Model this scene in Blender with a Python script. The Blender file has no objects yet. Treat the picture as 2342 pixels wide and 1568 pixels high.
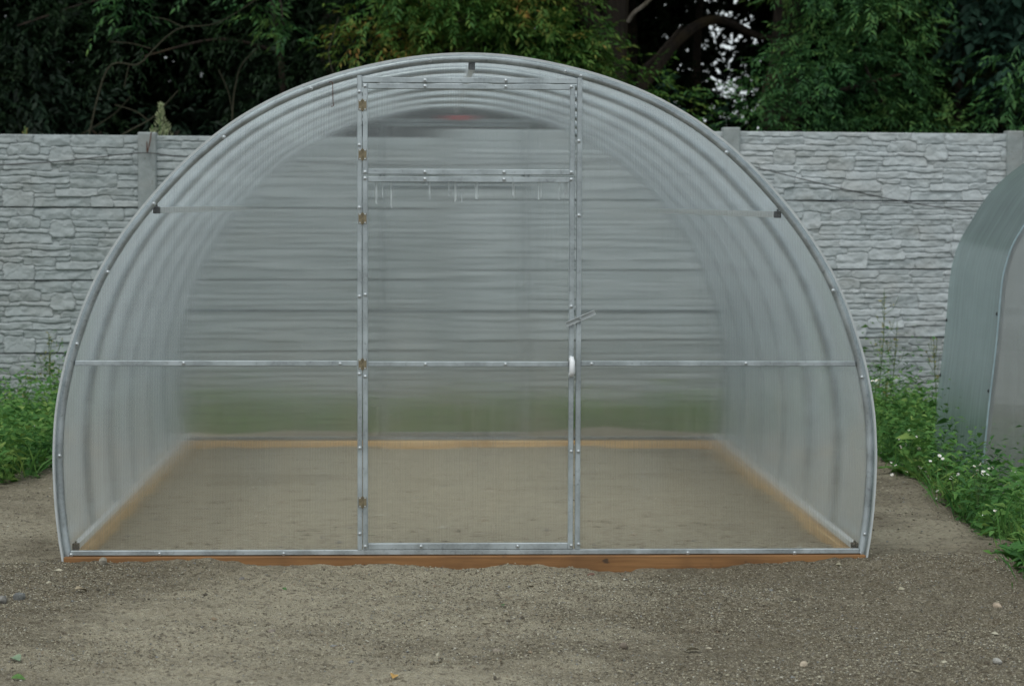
import bpy, math, random
import numpy as np
from mathutils import Vector, Matrix, Euler
R = math.radians
C = bpy.context.scene.collection
random.seed(7)
PI = math.pi

# ------------------------------------------------------------------ camera (pose solved from the photograph's vanishing point)
F, CX, CY = 5085.0, 1171.0, 784.3          # focal length and centre in a 2342-pixel-wide copy of the photo
CAMP = np.array((-.163, -8.12, 1.293))
YAW, PITCH, ROLL = math.atan(203 / F), math.atan(319 / F), R(.2)
def _axes():
    s, c = math.sin, math.cos
    f = np.array([s(YAW) * c(PITCH), c(YAW) * c(PITCH), -s(PITCH)])
    r = np.array([c(YAW), -s(YAW), 0]); u = np.cross(r, f)
    return r * c(ROLL) + u * s(ROLL), u * c(ROLL) - r * s(ROLL), f
AR, AU, AF = _axes()
def at(px, py, Y):                           # world point seen at a photo pixel, on the plane y = Y
    d = AR * ((px - CX) / F) - AU * ((py - CY) / F) + AF
    t = (Y - CAMP[1]) / d[1]
    return CAMP + d * t
def atz(px, py, z):                          # the same on a level plane
    d = AR * ((px - CX) / F) - AU * ((py - CY) / F) + AF
    t = (z - CAMP[2]) / d[2]
    return CAMP + d * t
cd = bpy.data.cameras.new('camera'); cam = bpy.data.objects.new('camera', cd); C.objects.link(cam)
cd.sensor_width = 36; cd.lens = 36 * F / 2342; cd.clip_end = 3000; cd.clip_start = .05
M = Matrix(((AR[0], AU[0], -AF[0]), (AR[1], AU[1], -AF[1]), (AR[2], AU[2], -AF[2]))).to_4x4()
M.translation = Vector(CAMP); cam.matrix_world = M
cd.dof.use_dof = True; cd.dof.focus_distance = 8.25; cd.dof.aperture_fstop = 5.2
bpy.context.scene.camera = cam

# ------------------------------------------------------------------ numpy noise
class VN:
    def __init__(s, seed):
        s.g = np.random.RandomState(seed).rand(256, 256)
    def __call__(s, x, y):
        xi = np.floor(x).astype(int); yi = np.floor(y).astype(int)
        fx = x - xi; fy = y - yi
        fx = fx * fx * (3 - 2 * fx); fy = fy * fy * (3 - 2 * fy)
        a = s.g[xi & 255, yi & 255]; b = s.g[(xi + 1) & 255, yi & 255]
        c = s.g[xi & 255, (yi + 1) & 255]; d = s.g[(xi + 1) & 255, (yi + 1) & 255]
        return (a * (1 - fx) + b * fx) * (1 - fy) + (c * (1 - fx) + d * fx) * fy - .5
def fbm(x, y, seed, octs=4):
    t = 0; a = 1.
    for o in range(octs):
        t = t + a * VN(seed + o)(x * 2 ** o + 11.3 * o, y * 2 ** o - 5.7 * o); a *= .5
    return t
def sstep(e0, e1, x):
    t = np.clip((x - e0) / (e1 - e0), 0, 1); return t * t * (3 - 2 * t)

# ------------------------------------------------------------------ object helpers
def tag(o, label=None, cat=None, group=None, kind=None):
    if label: o['label'] = label
    if cat: o['category'] = cat
    if group: o['group'] = group
    if kind: o['kind'] = kind
    return o
def empty(name, loc, label=None, cat=None, group=None, rz=0):
    o = bpy.data.objects.new(name, None); C.objects.link(o); o.location = loc; o.rotation_euler = (0, 0, rz)
    o.empty_display_size = .1
    return tag(o, label, cat, group)
def link(name, me, parent=None, loc=(0, 0, 0), rot=(0, 0, 0)):
    o = bpy.data.objects.new(name, me); C.objects.link(o)
    if parent: o.parent = parent
    o.location = loc; o.rotation_euler = rot
    return o
def npmesh(name, verts, faces, mat, smooth=False, attr=None):
    """verts (n,3), faces (m,k) array with one k"""
    verts = np.ascontiguousarray(verts, dtype=np.float32); faces = np.ascontiguousarray(faces, dtype=np.int32)
    me = bpy.data.meshes.new(name); k = faces.shape[1]
    me.vertices.add(len(verts)); me.vertices.foreach_set('co', verts.ravel())
    me.loops.add(faces.size); me.loops.foreach_set('vertex_index', faces.ravel())
    me.polygons.add(len(faces))
    me.polygons.foreach_set('loop_start', np.arange(0, faces.size, k, dtype=np.int32))
    me.polygons.foreach_set('loop_total', np.full(len(faces), k, dtype=np.int32))
    me.polygons.foreach_set('use_smooth', np.full(len(faces), bool(smooth)))
    me.update(calc_edges=True)
    if attr is not None:
        for an, av in attr.items():
            a = me.attributes.new(an, 'FLOAT', 'POINT'); a.data.foreach_set('value', np.ascontiguousarray(av, dtype=np.float32))
    me.materials.append(mat)
    return me
class MB:
    """collects boxes, tubes and so on; mesh() makes ONE mesh"""
    def __init__(s): s.v = []; s.f = []
    def add(s, v, f):
        n = len(s.v); s.v += [tuple(p) for p in v]; s.f += [tuple(i + n for i in q) for q in f]; return s
    def box(s, x0, x1, y0, y1, z0, z1, bev=0, mtx=None):
        if bev:
            b = bev; v = []; 
            for (x, sx) in ((x0, 1), (x1, -1)):
                for (y, sy) in ((y0, 1), (y1, -1)):
                    for (z, sz) in ((z0, 1), (z1, -1)):
                        v += [(x, y + sy * b, z + sz * b), (x + sx * b, y, z + sz * b), (x + sx * b, y + sy * b, z)]
            def I(i, j, k, a): return ((i * 2 + j) * 2 + k) * 3 + a
            f = [[I(i, 0, 0, 0), I(i, 1, 0, 0), I(i, 1, 1, 0), I(i, 0, 1, 0)][::(-1 if i == 0 else 1)] for i in (0, 1)]
            f += [[I(0, j, 0, 1), I(1, j, 0, 1), I(1, j, 1, 1), I(0, j, 1, 1)][::(1 if j == 0 else -1)] for j in (0, 1)]
            f += [[I(0, 0, k, 2), I(1, 0, k, 2), I(1, 1, k, 2), I(0, 1, k, 2)][::(-1 if k == 0 else 1)] for k in (0, 1)]
            for j in (0, 1):
                for k in (0, 1):
                    f.append([I(0, j, k, 1), I(0, j, k, 2), I(1, j, k, 2), I(1, j, k, 1)])
            for i in (0, 1):
                for k in (0, 1):
                    f.append([I(i, 0, k, 0), I(i, 0, k, 2), I(i, 1, k, 2), I(i, 1, k, 0)])
                for j in (0, 1):
                    f.append([I(i, j, 0, 0), I(i, j, 0, 1), I(i, j, 1, 1), I(i, j, 1, 0)])
            for i in (0, 1):
                for j in (0, 1):
                    for k in (0, 1): f.append([I(i, j, k, 0), I(i, j, k, 1), I(i, j, k, 2)])
        else:
            v = [(x, y, z) for x in (x0, x1) for y in (y0, y1) for z in (z0, z1)]
            f = [(0, 1, 3, 2), (4, 6, 7, 5), (0, 4, 5, 1), (2, 3, 7, 6), (0, 2, 6, 4), (1, 5, 7, 3)]
        if mtx is not None: v = [mtx @ Vector(p) for p in v]
        return s.add(v, f)
    def tube(s, path, rad, seg=8, up=(0, 1, 0), cap=True, sq=False):
        path = [Vector(p) for p in path]; n = len(path); rings = []
        rr = rad if hasattr(rad, '__len__') else [rad] * n
        for i, p in enumerate(path):
            t = (path[min(i + 1, n - 1)] - path[max(i - 1, 0)]).normalized()
            a = Vector(up); a = a - t * a.dot(t)
            if a.length < 1e-3: a = Vector((1, .2, .1)); a = a - t * a.dot(t)
            a.normalize(); b = t.cross(a)
            if sq: rings.append([p + a * rr[i] * u + b * rr[i] * w for u, w in ((1, 1), (-1, 1), (-1, -1), (1, -1))])
            else: rings.append([p + a * rr[i] * math.cos(2 * PI * k / seg) + b * rr[i] * math.sin(2 * PI * k / seg) for k in range(seg)])
        m = 4 if sq else seg
        v = [q for r in rings for q in r]
        f = [(i * m + k, i * m + (k + 1) % m, (i + 1) * m + (k + 1) % m, (i + 1) * m + k) for i in range(n - 1) for k in range(m)]
        if cap: f += [tuple(range(m))[::-1], tuple((n - 1) * m + k for k in range(m))]
        return s.add(v, f)
    def lathe(s, prof, seg=12, mtx=None):
        v = []; 
        for r, z in prof: v += [(r * math.cos(2 * PI * k / seg), r * math.sin(2 * PI * k / seg), z) for k in range(seg)]
        f = [(i * seg + k, i * seg + (k + 1) % seg, (i + 1) * seg + (k + 1) % seg, (i + 1) * seg + k) for i in range(len(prof) - 1) for k in range(seg)]
        f += [tuple(range(seg))[::-1], tuple((len(prof) - 1) * seg + k for k in range(seg))]
        if mtx is not None: v = [mtx @ Vector(p) for p in v]
        return s.add(v, f)
    def extr(s, poly, y0, y1):
        """poly: (x,z) outline, convex or not; extruded along y"""
        n = len(poly)
        v = [(x, y0, z) for x, z in poly] + [(x, y1, z) for x, z in poly]
        f = [tuple(range(n)), tuple(range(n, 2 * n))[::-1]] + [(i, i + n, (i + 1) % n + n, (i + 1) % n) for i in range(n)]
        return s.add(v, f)
    def mesh(s, name, mat, smooth=False):
        me = bpy.data.meshes.new(name); me.from_pydata(s.v, [], s.f)
        import bmesh
        bm = bmesh.new(); bm.from_mesh(me); bmesh.ops.recalc_face_normals(bm, faces=bm.faces); bm.to_mesh(me); bm.free()
        if smooth:
            for p in me.polygons: p.use_smooth = True
            try: me.set_sharp_from_angle(angle=R(40))
            except Exception: pass
        me.materials.append(mat); return me
    def build(s, name, mat, parent=None, smooth=False, off=None):
        if off is not None: s.v = [(p[0] - off[0], p[1] - off[1], p[2] - off[2]) for p in s.v]
        return link(name, s.mesh(name, mat, smooth), parent)

# ------------------------------------------------------------------ material helpers
class NT:
    def __init__(s, name):
        s.m = bpy.data.materials.new(name); s.m.use_nodes = True; s.t = s.m.node_tree; s.t.nodes.clear()
        s.out = s.t.nodes.new('ShaderNodeOutputMaterial')
    def n(s, typ, inp=None, **kw):
        nd = s.t.nodes.new(typ)
        for k, v in kw.items(): setattr(nd, k, v)
        for k, v in (inp or {}).items():
            if isinstance(v, tuple) and len(v) == 2 and hasattr(v[0], 'outputs'): s.t.links.new(v[0].outputs[v[1]], nd.inputs[k])
            elif hasattr(v, 'outputs'): s.t.links.new(v.outputs[0], nd.inputs[k])
            else: nd.inputs[k].default_value = v
        return nd
    def math(s, op, a, b=0., c=None, clamp=False):
        i = {0: a, 1: b}
        if c is not None: i[2] = c
        return s.n('ShaderNodeMath', i, operation=op, use_clamp=clamp)
    def ramp(s, fac, stops, interp='LINEAR'):
        r = s.n('ShaderNodeValToRGB', {0: fac}); cr = r.color_ramp; cr.interpolation = interp
        while len(cr.elements) < len(stops): cr.elements.new(.5)
        for e, (p, c) in zip(cr.elements, stops): e.position = p; e.color = (*c, 1) if len(c) == 3 else c
        return r
    def mixc(s, f, a, b, mode='MIX'):
        nd = s.t.nodes.new('ShaderNodeMix'); nd.data_type = 'RGBA'; nd.blend_type = mode
        for k, v in ((0, f), (6, a), (7, b)):
            if isinstance(v, tuple) and len(v) == 2 and hasattr(v[0], 'outputs'): s.t.links.new(v[0].outputs[v[1]], nd.inputs[k])
            elif hasattr(v, 'outputs'): s.t.links.new(v.outputs[2 if v.bl_idname == 'ShaderNodeMix' else 0], nd.inputs[k])
            else: nd.inputs[k].default_value = (*v, 1) if isinstance(v, tuple) and len(v) == 3 else v
        return nd
    def noise(s, vec, scale, detail=3, rough=.55, dim='3D'):
        return s.n('ShaderNodeTexNoise', {'Vector': vec, 'Scale': scale, 'Detail': detail, 'Roughness': rough}, noise_dimensions=dim)
    def mapping(s, vec, sc=(1, 1, 1), loc=(0, 0, 0)):
        return s.n('ShaderNodeMapping', {'Vector': vec, 'Scale': sc, 'Location': loc})
    def coord(s, w='Object'):
        return (s.n('ShaderNodeTexCoord'), w)
    def surf(s, sh): s.t.links.new(sh.outputs[0], s.out.inputs['Surface']); return s.m
    def bsdf(s, **inp): return s.n('ShaderNodeBsdfPrincipled', {k.replace('_', ' '): v for k, v in inp.items()})
def colout(n): return (n, 2) if n.bl_idname == 'ShaderNodeMix' else n

def m_galv(name='galvanised_steel', base=(.42, .46, .49)):
    t = NT(name); P = t.coord()
    vo = t.n('ShaderNodeTexVoronoi', {'Vector': P, 'Scale': 160.})
    hv = t.n('ShaderNodeSeparateColor', {0: (vo, 'Color')})
    big = t.noise(P, 9., 4); mid = t.noise(t.mapping(P, (1, 1, 1)), 60., 3)
    c1 = t.mixc(t.math('MULTIPLY', hv, .45), base, tuple(b * .62 for b in base))
    c2 = t.mixc(t.ramp(big, [(.42, (0, 0, 0)), (.62, (1, 1, 1))]), c1, tuple(min(1, b * 1.25) for b in base))
    c3 = t.mixc(t.ramp(mid, [(.58, (0, 0, 0)), (.72, (.5, .5, .5))]), c2, tuple(b * .45 for b in base))
    rg = t.n('ShaderNodeMapRange', {0: big, 1: .3, 2: .7, 3: .32, 4: .55})
    b = t.bsdf(Base_Color=colout(c3), Metallic=.62, Roughness=rg)
    return t.surf(b)
def m_plain(name, col, rough=.6, metal=0., var=.25, scale=30., bump=0.):
    t = NT(name); P = t.coord()
    n = t.noise(P, scale, 4)
    c = t.mixc(t.ramp(n, [(.35, (0, 0, 0)), (.7, (1, 1, 1))]), tuple(x * (1 - var) for x in col), tuple(min(1, x * (1 + var)) for x in col))
    b = t.bsdf(Base_Color=colout(c), Roughness=rough, Metallic=metal)
    if bump:
        bp = t.n('ShaderNodeBump', {'Height': n, 'Strength': bump, 'Distance': .004}); t.t.links.new(bp.outputs[0], b.inputs['Normal'])
    return t.surf(b)
def m_wood(name, c0, c1, axis=0):
    t = NT(name); P = t.coord()
    sc = [30, 30, 30]; sc[axis] = 1.6
    g = t.noise(t.mapping(P, tuple(sc)), 2.2, 5, .6)
    bl = t.noise(P, 3.5, 3)
    c = t.mixc(t.ramp(g, [(.3, (0, 0, 0)), (.66, (1, 1, 1))]), c0, c1)
    c = t.mixc(t.ramp(bl, [(.5, (0, 0, 0)), (.75, (.6, .6, .6))]), c, tuple(x * .55 for x in c0))
    kn = t.noise(t.mapping(P, (1, 1, 2)), 11., 2)
    c = t.mixc(t.ramp(kn, [(.70, (0, 0, 0)), (.76, (.8, .8, .8))]), c, (.035, .022, .014))
    return t.surf(t.bsdf(Base_Color=colout(c), Roughness=.72))

def m_poly(name, axis='X', tmax=.09, milk=.008, rib=.13, tint=(.985, .99, .99), ior=1.3, drips=None, spec=1.0, period=.006, refl_amt=1.):
    """twin-wall polycarbonate: clear walls over milky webs, scattering light across the flutes"""
    t = NT(name); g = t.n('ShaderNodeNewGeometry'); P = (g, 'Position')
    sep = t.n('ShaderNodeSeparateXYZ', {0: P})
    w1 = t.n('ShaderNodeTexWhiteNoise', {'Vector': P}, noise_dimensions='3D')
    u = t.math('MULTIPLY_ADD', (w1, 'Value'), 2., -1.)
    u3 = t.math('MULTIPLY', t.math('MULTIPLY', u, t.math('MULTIPLY', u, u)), tmax)
    ax = t.n('ShaderNodeCombineXYZ', {axis: u3})
    N = t.n('ShaderNodeVectorMath', {0: (g, 'Normal'), 1: ax}, operation='ADD')
    N = t.n('ShaderNodeVectorMath', {0: N}, operation='NORMALIZE')
    # webs
    xs = t.math('DIVIDE', (sep, axis), period)
    fr = t.math('FRACT', xs); dist = t.math('ABSOLUTE', t.math('SUBTRACT', fr, .5))
    web = t.n('ShaderNodeMapRange', {0: dist, 1: .24, 2: .46, 3: 0., 4: 1.})
    fl = t.n('ShaderNodeTexWhiteNoise', {'W': t.math('FLOOR', xs)}, noise_dimensions='1D')
    st = {'X': (90, 3, 1.2), 'Y': (3, 90, 1.2)}[axis]
    streak = t.noise(t.mapping(P, st), 1., 3)
    dust = t.noise(P, 2.6, 5, .6)
    # milkiness
    mk = t.math('MULTIPLY_ADD', web, rib, milk)
    mk = t.math('MULTIPLY_ADD', (fl, 'Value'), .03, mk)
    mk = t.math('ADD', mk, t.n('ShaderNodeMapRange', {0: streak, 1: .5, 2: .75, 3: 0., 4: .04}))
    mk = t.math('ADD', mk, t.n('ShaderNodeMapRange', {0: dust, 1: .42, 2: .75, 3: -.01, 4: .045}))
    spk = t.n('ShaderNodeTexVoronoi', {'Vector': P, 'Scale': 55.})
    gate = t.noise(P, 3.3, 3)
    sp = t.math('MULTIPLY', t.math('LESS_THAN', (spk, 'Distance'), .09), t.n('ShaderNodeMapRange', {0: gate, 1: .5, 2: .62, 3: 0., 4: .45}))
    mk = t.math('ADD', mk, sp)
    if drips:
        z0, z1 = drips
        dn = t.noise(t.mapping(P, (52, 1, .01)), 1., 2)
        ln = t.noise(t.mapping(P, (23, 1, .01), (4, 0, 0)), 1., 2)
        lo = t.math('MULTIPLY_ADD', ln, -(z1 - z0) * 1.15, z1 + .02)
        m1 = t.math('GREATER_THAN', (sep, 'Z'), lo)
        m2 = t.math('MULTIPLY', t.math('GREATER_THAN', dn, .57), t.math('GREATER_THAN', t.noise(t.mapping(P, (7, 1, .01), (1.7, 0, 0)), 1., 2), .48))
        mk = t.math('ADD', mk, t.math('MULTIPLY', t.math('MULTIPLY', t.math('MULTIPLY', m1, m2), t.n('ShaderNodeMapRange', {0: t.noise(t.mapping(P, (31, 1, 14)), 1., 2), 1: .35, 2: .65, 3: .2, 4: 1.})), .9))
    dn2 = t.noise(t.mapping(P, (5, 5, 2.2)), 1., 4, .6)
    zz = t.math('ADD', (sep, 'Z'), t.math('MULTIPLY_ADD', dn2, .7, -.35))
    mud = t.n('ShaderNodeMapRange', {0: zz, 1: .85, 2: .1, 3: 0., 4: refl_amt}, interpolation_type='SMOOTHSTEP')  # warm ground reflection painted into the sheet colour, stronger lower down
    mk = t.math('MULTIPLY_ADD', mud, .035, mk)  # mud is the mask of the painted ground reflection
    refl_tint = t.mixc(t.math('MULTIPLY', mud, .85), (.76, .81, .83), (.80, .67, .48))
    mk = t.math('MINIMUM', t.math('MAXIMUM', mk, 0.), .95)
    lw = t.n('ShaderNodeLayerWeight', {'Blend': .5})
    mk2 = t.math('MAXIMUM', mk, t.math('MULTIPLY', t.math('POWER', (lw, 'Facing'), 2.5), .85))
    ref = t.n('ShaderNodeBsdfRefraction', {'Color': (*tint, 1), 'Roughness': 0.045, 'IOR': ior, 'Normal': N})
    dif = t.n('ShaderNodeBsdfDiffuse', {'Color': colout(refl_tint)})
    trl = t.n('ShaderNodeBsdfTranslucent', {'Color': colout(refl_tint)})
    dm = t.n('ShaderNodeMixShader', {0: .5, 1: dif, 2: trl})
    a = t.n('ShaderNodeMixShader', {0: mk2, 1: ref, 2: dm})
    fz = t.n('ShaderNodeFresnel', {'IOR': 1.5})
    gl = t.n('ShaderNodeBsdfGlossy', {'Color': (.95, .97, 1, 1), 'Roughness': .12, 'Normal': N})
    back = t.math('SUBTRACT', 1., (g, 'Backfacing'))
    b = t.n('ShaderNodeMixShader', {0: t.math('MULTIPLY', t.math('MULTIPLY', fz, spec), back), 1: a, 2: gl})
    return t.surf(b)
def m_cover(name, milk=.07, tint=(.985, .995, .99), facing=.62, col=(.87, .925, .955), spec=.55, rough=.1, pw=1.5, tf=.74):
    """the curved roof sheet of the same material; lets light straight through"""
    t = NT(name); g = t.n('ShaderNodeNewGeometry'); P = (g, 'Position')
    streak = t.noise(t.mapping(P, (2, 45, 2)), 1., 3); dust = t.noise(P, 3., 5)
    lw = t.n('ShaderNodeLayerWeight', {'Blend': .5})
    mk = t.math('MULTIPLY_ADD', t.math('POWER', (lw, 'Facing'), pw), facing, milk)
    mk = t.math('ADD', mk, t.n('ShaderNodeMapRange', {0: streak, 1: .4, 2: .7, 3: -.04, 4: .1}))
    mk = t.math('ADD', mk, t.n('ShaderNodeMapRange', {0: dust, 1: .4, 2: .7, 3: -.03, 4: .1}), clamp=True)
    tr = t.n('ShaderNodeBsdfTransparent', {'Color': (*tint, 1)})
    dif = t.n('ShaderNodeBsdfDiffuse', {'Color': (*col, 1)})
    trl = t.n('ShaderNodeBsdfTranslucent', {'Color': (*col, 1)})
    dm = t.n('ShaderNodeMixShader', {0: tf, 1: dif, 2: trl})
    a = t.n('ShaderNodeMixShader', {0: mk, 1: tr, 2: dm})
    fz = t.n('ShaderNodeFresnel', {'IOR': 1.45})
    gl = t.n('ShaderNodeBsdfGlossy', {'Color': (.96, .97, .98, 1), 'Roughness': rough})
    b = t.n('ShaderNodeMixShader', {0: t.math('MULTIPLY', fz, spec), 1: a, 2: gl})
    return t.surf(b)
def m_leaf(name, stops, trans=.3, scale=1.6, rough=.55):
    t = NT(name); g = t.n('ShaderNodeNewGeometry')
    big = t.noise((g, 'Position'), scale, 3)
    f = t.math('ADD', t.math('MULTIPLY', (g, 'Random Per Island'), .55), t.math('MULTIPLY_ADD', big, 1.7, -.62), clamp=True)
    c = t.ramp(f, stops)
    d = t.bsdf(Base_Color=c, Roughness=rough); d.inputs['Specular IOR Level'].default_value = .25
    tl = t.n('ShaderNodeBsdfTranslucent', {'Color': c})
    return t.surf(t.n('ShaderNodeMixShader', {0: trans, 1: d, 2: tl}))
def m_bark(name, c0, c1):
    t = NT(name); P = t.coord()
    n = t.noise(t.mapping(P, (9, 9, 2)), 3., 5, .65); k = t.noise(P, 3., 3)
    c = t.mixc(t.ramp(n, [(.35, (0, 0, 0)), (.65, (1, 1, 1))]), c0, c1)
    c = t.mixc(t.ramp(k, [(.5, (0, 0, 0)), (.7, (.7, .7, .7))]), c, (.06, .042, .014))
    b = t.bsdf(Base_Color=colout(c), Roughness=.9)
    bp = t.n('ShaderNodeBump', {'Height': n, 'Strength': .8, 'Distance': .02}); t.t.links.new(bp.outputs[0], b.inputs['Normal'])
    return t.surf(b)
def m_concrete(name, relief=True, k=(1, 1, 1)):
    kk = lambda c: tuple(a * b for a, b in zip(c, k))
    t = NT(name); P = t.coord(); oi = t.n('ShaderNodeObjectInfo')
    off = t.n('ShaderNodeVectorMath', {0: t.n('ShaderNodeCombineXYZ', {'X': (oi, 'Random'), 'Z': (oi, 'Random')}), 1: (37, 37, 37)}, operation='MULTIPLY')
    Q = t.n('ShaderNodeVectorMath', {0: P, 1: off}, operation='ADD')
    fine = t.noise(Q, 120., 4); mid = t.noise(Q, 14., 5, .6); big = t.noise(t.mapping(Q, (1.3, 1.3, 2.2)), 2.0, 4)
    c = t.mixc(t.ramp(mid, [(.3, (0, 0, 0)), (.7, (1, 1, 1))]), kk((.30, .34, .352)), kk((.445, .49, .51)))
    c = t.mixc(t.ramp(big, [(.48, (0, 0, 0)), (.74, (.7, .7, .7))]), c, kk((.33, .335, .32)))
    c = t.mixc(t.ramp(fine, [(.3, (.5, .5, .5)), (.46, (0, 0, 0))]), c, kk((.28, .285, .28)))
    if relief:
        a = t.n('ShaderNodeAttribute', attribute_name='stone')
        c = t.mixc(t.math('MULTIPLY', (a, 'Fac'), .55), c, kk((.50, .53, .545)))
        j = t.n('ShaderNodeAttribute', attribute_name='joint')
        c = t.mixc(t.math('MULTIPLY', (j, 'Fac'), .15), c, (.22, .22, .21))
    else:
        pit = t.n('ShaderNodeTexVoronoi', {'Vector': Q, 'Scale': 42.})
        gate = t.noise(Q, 9., 2)
        c = t.mixc(t.math('MULTIPLY', t.math('LESS_THAN', (pit, 'Distance'), .17), t.math('GREATER_THAN', gate, .5)), c, (.13, .13, .12))
    b = t.bsdf(Base_Color=colout(c), Roughness=.85)
    bp = t.n('ShaderNodeBump', {'Height': t.math('ADD', fine, mid), 'Strength': .5, 'Distance': .004}); t.t.links.new(bp.outputs[0], b.inputs['Normal'])
    return t.surf(b)
def m_ground():
    t = NT('gravelly_soil'); g = t.n('ShaderNodeNewGeometry'); P = (g, 'Position')
    big = t.noise(t.mapping(P, (1, 1.5, 1)), 1.15, 4, .6); mid = t.noise(t.mapping(P, (1, 1.7, 1)), 6., 4, .6)
    f1 = t.noise(P, 70., 4, .7); vo = t.n('ShaderNodeTexVoronoi', {'Vector': P, 'Scale': 170.})
    v2 = t.n('ShaderNodeTexVoronoi', {'Vector': P, 'Scale': 75.})
    dry = t.mixc(t.ramp(f1, [(.3, (0, 0, 0)), (.7, (1, 1, 1))]), (.305, .268, .19), (.49, .445, .335))
    wet = t.mixc(t.ramp(f1, [(.3, (0, 0, 0)), (.7, (1, 1, 1))]), (.113, .096, .064), (.238, .206, .145))
    pt = t.math('ADD', t.math('MULTIPLY', big, .75), t.math('MULTIPLY', mid, .35))
    dr = t.n('ShaderNodeAttribute', attribute_name='dry')
    pt = t.math('ADD', pt, (dr, 'Fac'))
    c = t.mixc(t.ramp(pt, [(.40, (0, 0, 0)), (.66, (1, 1, 1))]), wet, dry)
    c = t.mixc(t.ramp(pt, [(.78, (0, 0, 0)), (.98, (1, 1, 1))]), c, t.mixc(t.ramp(f1, [(.3, (0, 0, 0)), (.7, (1, 1, 1))]), (.46, .40, .29), (.64, .575, .44)))
    hv = t.n('ShaderNodeSeparateColor', {0: (vo, 'Color')})
    c = t.mixc(t.ramp(hv, [(.0, (.6, .6, .6)), (.3, (0, 0, 0)), (.90, (0, 0, 0)), (.94, (.8, .8, .8))]), c, (.36, .325, .26))
    hv2 = t.n('ShaderNodeSeparateColor', {0: (v2, 'Color')})
    c = t.mixc(t.ramp(hv2, [(.0, (.65, .65, .65)), (.22, (0, 0, 0))]), c, (.09, .07, .05))
    at_ = t.n('ShaderNodeAttribute', attribute_name='pad')
    c = t.mixc((at_, 'Fac'), t.mixc(mid, (.05, .042, .026), (.09, .075, .045)), c)
    b = t.bsdf(Base_Color=colout(c), Roughness=.93); b.inputs['Specular IOR Level'].default_value = .2
    h = t.math('ADD', f1, t.math('MULTIPLY', (vo, 'Distance'), .5))
    bp = t.n('ShaderNodeBump', {'Height': h, 'Strength': 1., 'Distance': .02}); t.t.links.new(bp.outputs[0], b.inputs['Normal'])
    return t.surf(b)
def m_island(name, stops, rough=.85):
    t = NT(name); g = t.n('ShaderNodeNewGeometry')
    c = t.ramp((g, 'Random Per Island'), stops, 'CONSTANT')
    return t.surf(t.bsdf(Base_Color=c, Roughness=rough))

GALV = m_galv(base=(.36, .40, .42)); PALE = m_plain('pale_zinc_tube', (.84, .87, .88), .5, .1, .1); EDGE = m_plain('milky_cut_edge', (.44, .47, .48), .5, 0, .08)
GALV_D = m_galv('dull_galvanised_steel', (.30, .33, .35))
ZINC = m_plain('bright_zinc', (.50, .54, .56), .35, .8, .2, 200.)
BRASS = m_plain('yellow_zinc_plate', (.22, .185, .12), .5, .45, .35, 90.)
BLACK = m_plain('black_plastic', (.02, .02, .022), .5)
WHITE = m_plain('white_plastic', (.78, .80, .83), .35, 0, .03)
RED = m_plain('red_plastic', (.55, .045, .035), .45)
RUST = m_plain('rusty_wire', (.10, .045, .03), .8, .2, .4, 80.)
CABLE = m_plain('dark_wire', (.055, .055, .055), .7)
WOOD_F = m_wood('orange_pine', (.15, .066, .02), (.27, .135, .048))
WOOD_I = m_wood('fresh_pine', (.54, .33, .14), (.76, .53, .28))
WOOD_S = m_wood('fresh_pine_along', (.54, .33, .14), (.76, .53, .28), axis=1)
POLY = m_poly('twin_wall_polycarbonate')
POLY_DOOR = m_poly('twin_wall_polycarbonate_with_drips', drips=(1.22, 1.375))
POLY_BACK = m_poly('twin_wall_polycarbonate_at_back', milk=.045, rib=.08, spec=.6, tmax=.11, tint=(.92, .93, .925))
COVER = m_cover('curved_polycarbonate')
COVER_G = m_cover('greenish_polycarbonate', milk=.27, tint=(.88, .97, .96), facing=.32, col=(.82, .94, .95), spec=.8, rough=.16)
POLY_GREY = m_poly('grey_polycarbonate_gable', milk=.22, rib=.12, refl_amt=.12, tint=(.9, .89, .88))
CONC = m_concrete('stone_faced_concrete'); CONC_P = m_concrete('plain_concrete', False, (.70, .70, .68)); CONC_W = m_concrete('weathered_stone_faced_concrete', True, (.80, .81, .80))

# ------------------------------------------------------------------ greenhouse profile (half, symmetric)
HALF = [(1.478, -.045), (1.483, 0.), (1.492, .06), (1.502, .15), (1.508, .24), (1.511, .34), (1.509, .42), (1.502, .52), (1.486, .62), (1.461, .73),
        (1.431, .825), (1.391, .935), (1.337, 1.05), (1.272, 1.157), (1.208, 1.245), (1.135, 1.332), (1.037, 1.436), (.925, 1.534), (.81, 1.615),
        (.67, 1.69), (.53, 1.745), (.40, 1.783), (.26, 1.813), (.13, 1.831), (0., 1.837)]
def catmull(pts, k=4):
    P = [pts[0]] + list(pts) + [pts[-1]]; out = []
    for i in range(1, len(P) - 2):
        for j in range(k):
            t = j / k; a, b, c, d = (np.array(P[i + q], float) for q in (-1, 0, 1, 2))
            out.append(tuple(.5 * ((2 * b) + (-a + c) * t + (2 * a - 5 * b + 4 * c - d) * t * t + (-a + 3 * b - 3 * c + d) * t ** 3)))
    out.append(tuple(pts[-1])); return out
def profile(half, off=0., k=4):
    full = [(-x, z) for x, z in half] + [(x, z) for x, z in half[-2::-1]]
    p = np.array(catmull(full, k))
    tg = np.gradient(p, axis=0); tg /= np.linalg.norm(tg, axis=1)[:, None]
    nr = np.stack([-tg[:, 1], tg[:, 0]], 1)                  # left normal of a left-to-right arch = outwards
    return [tuple(q) for q in p + nr * off]
OUT = profile(HALF)                                          # outer face of the roof sheet
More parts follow.
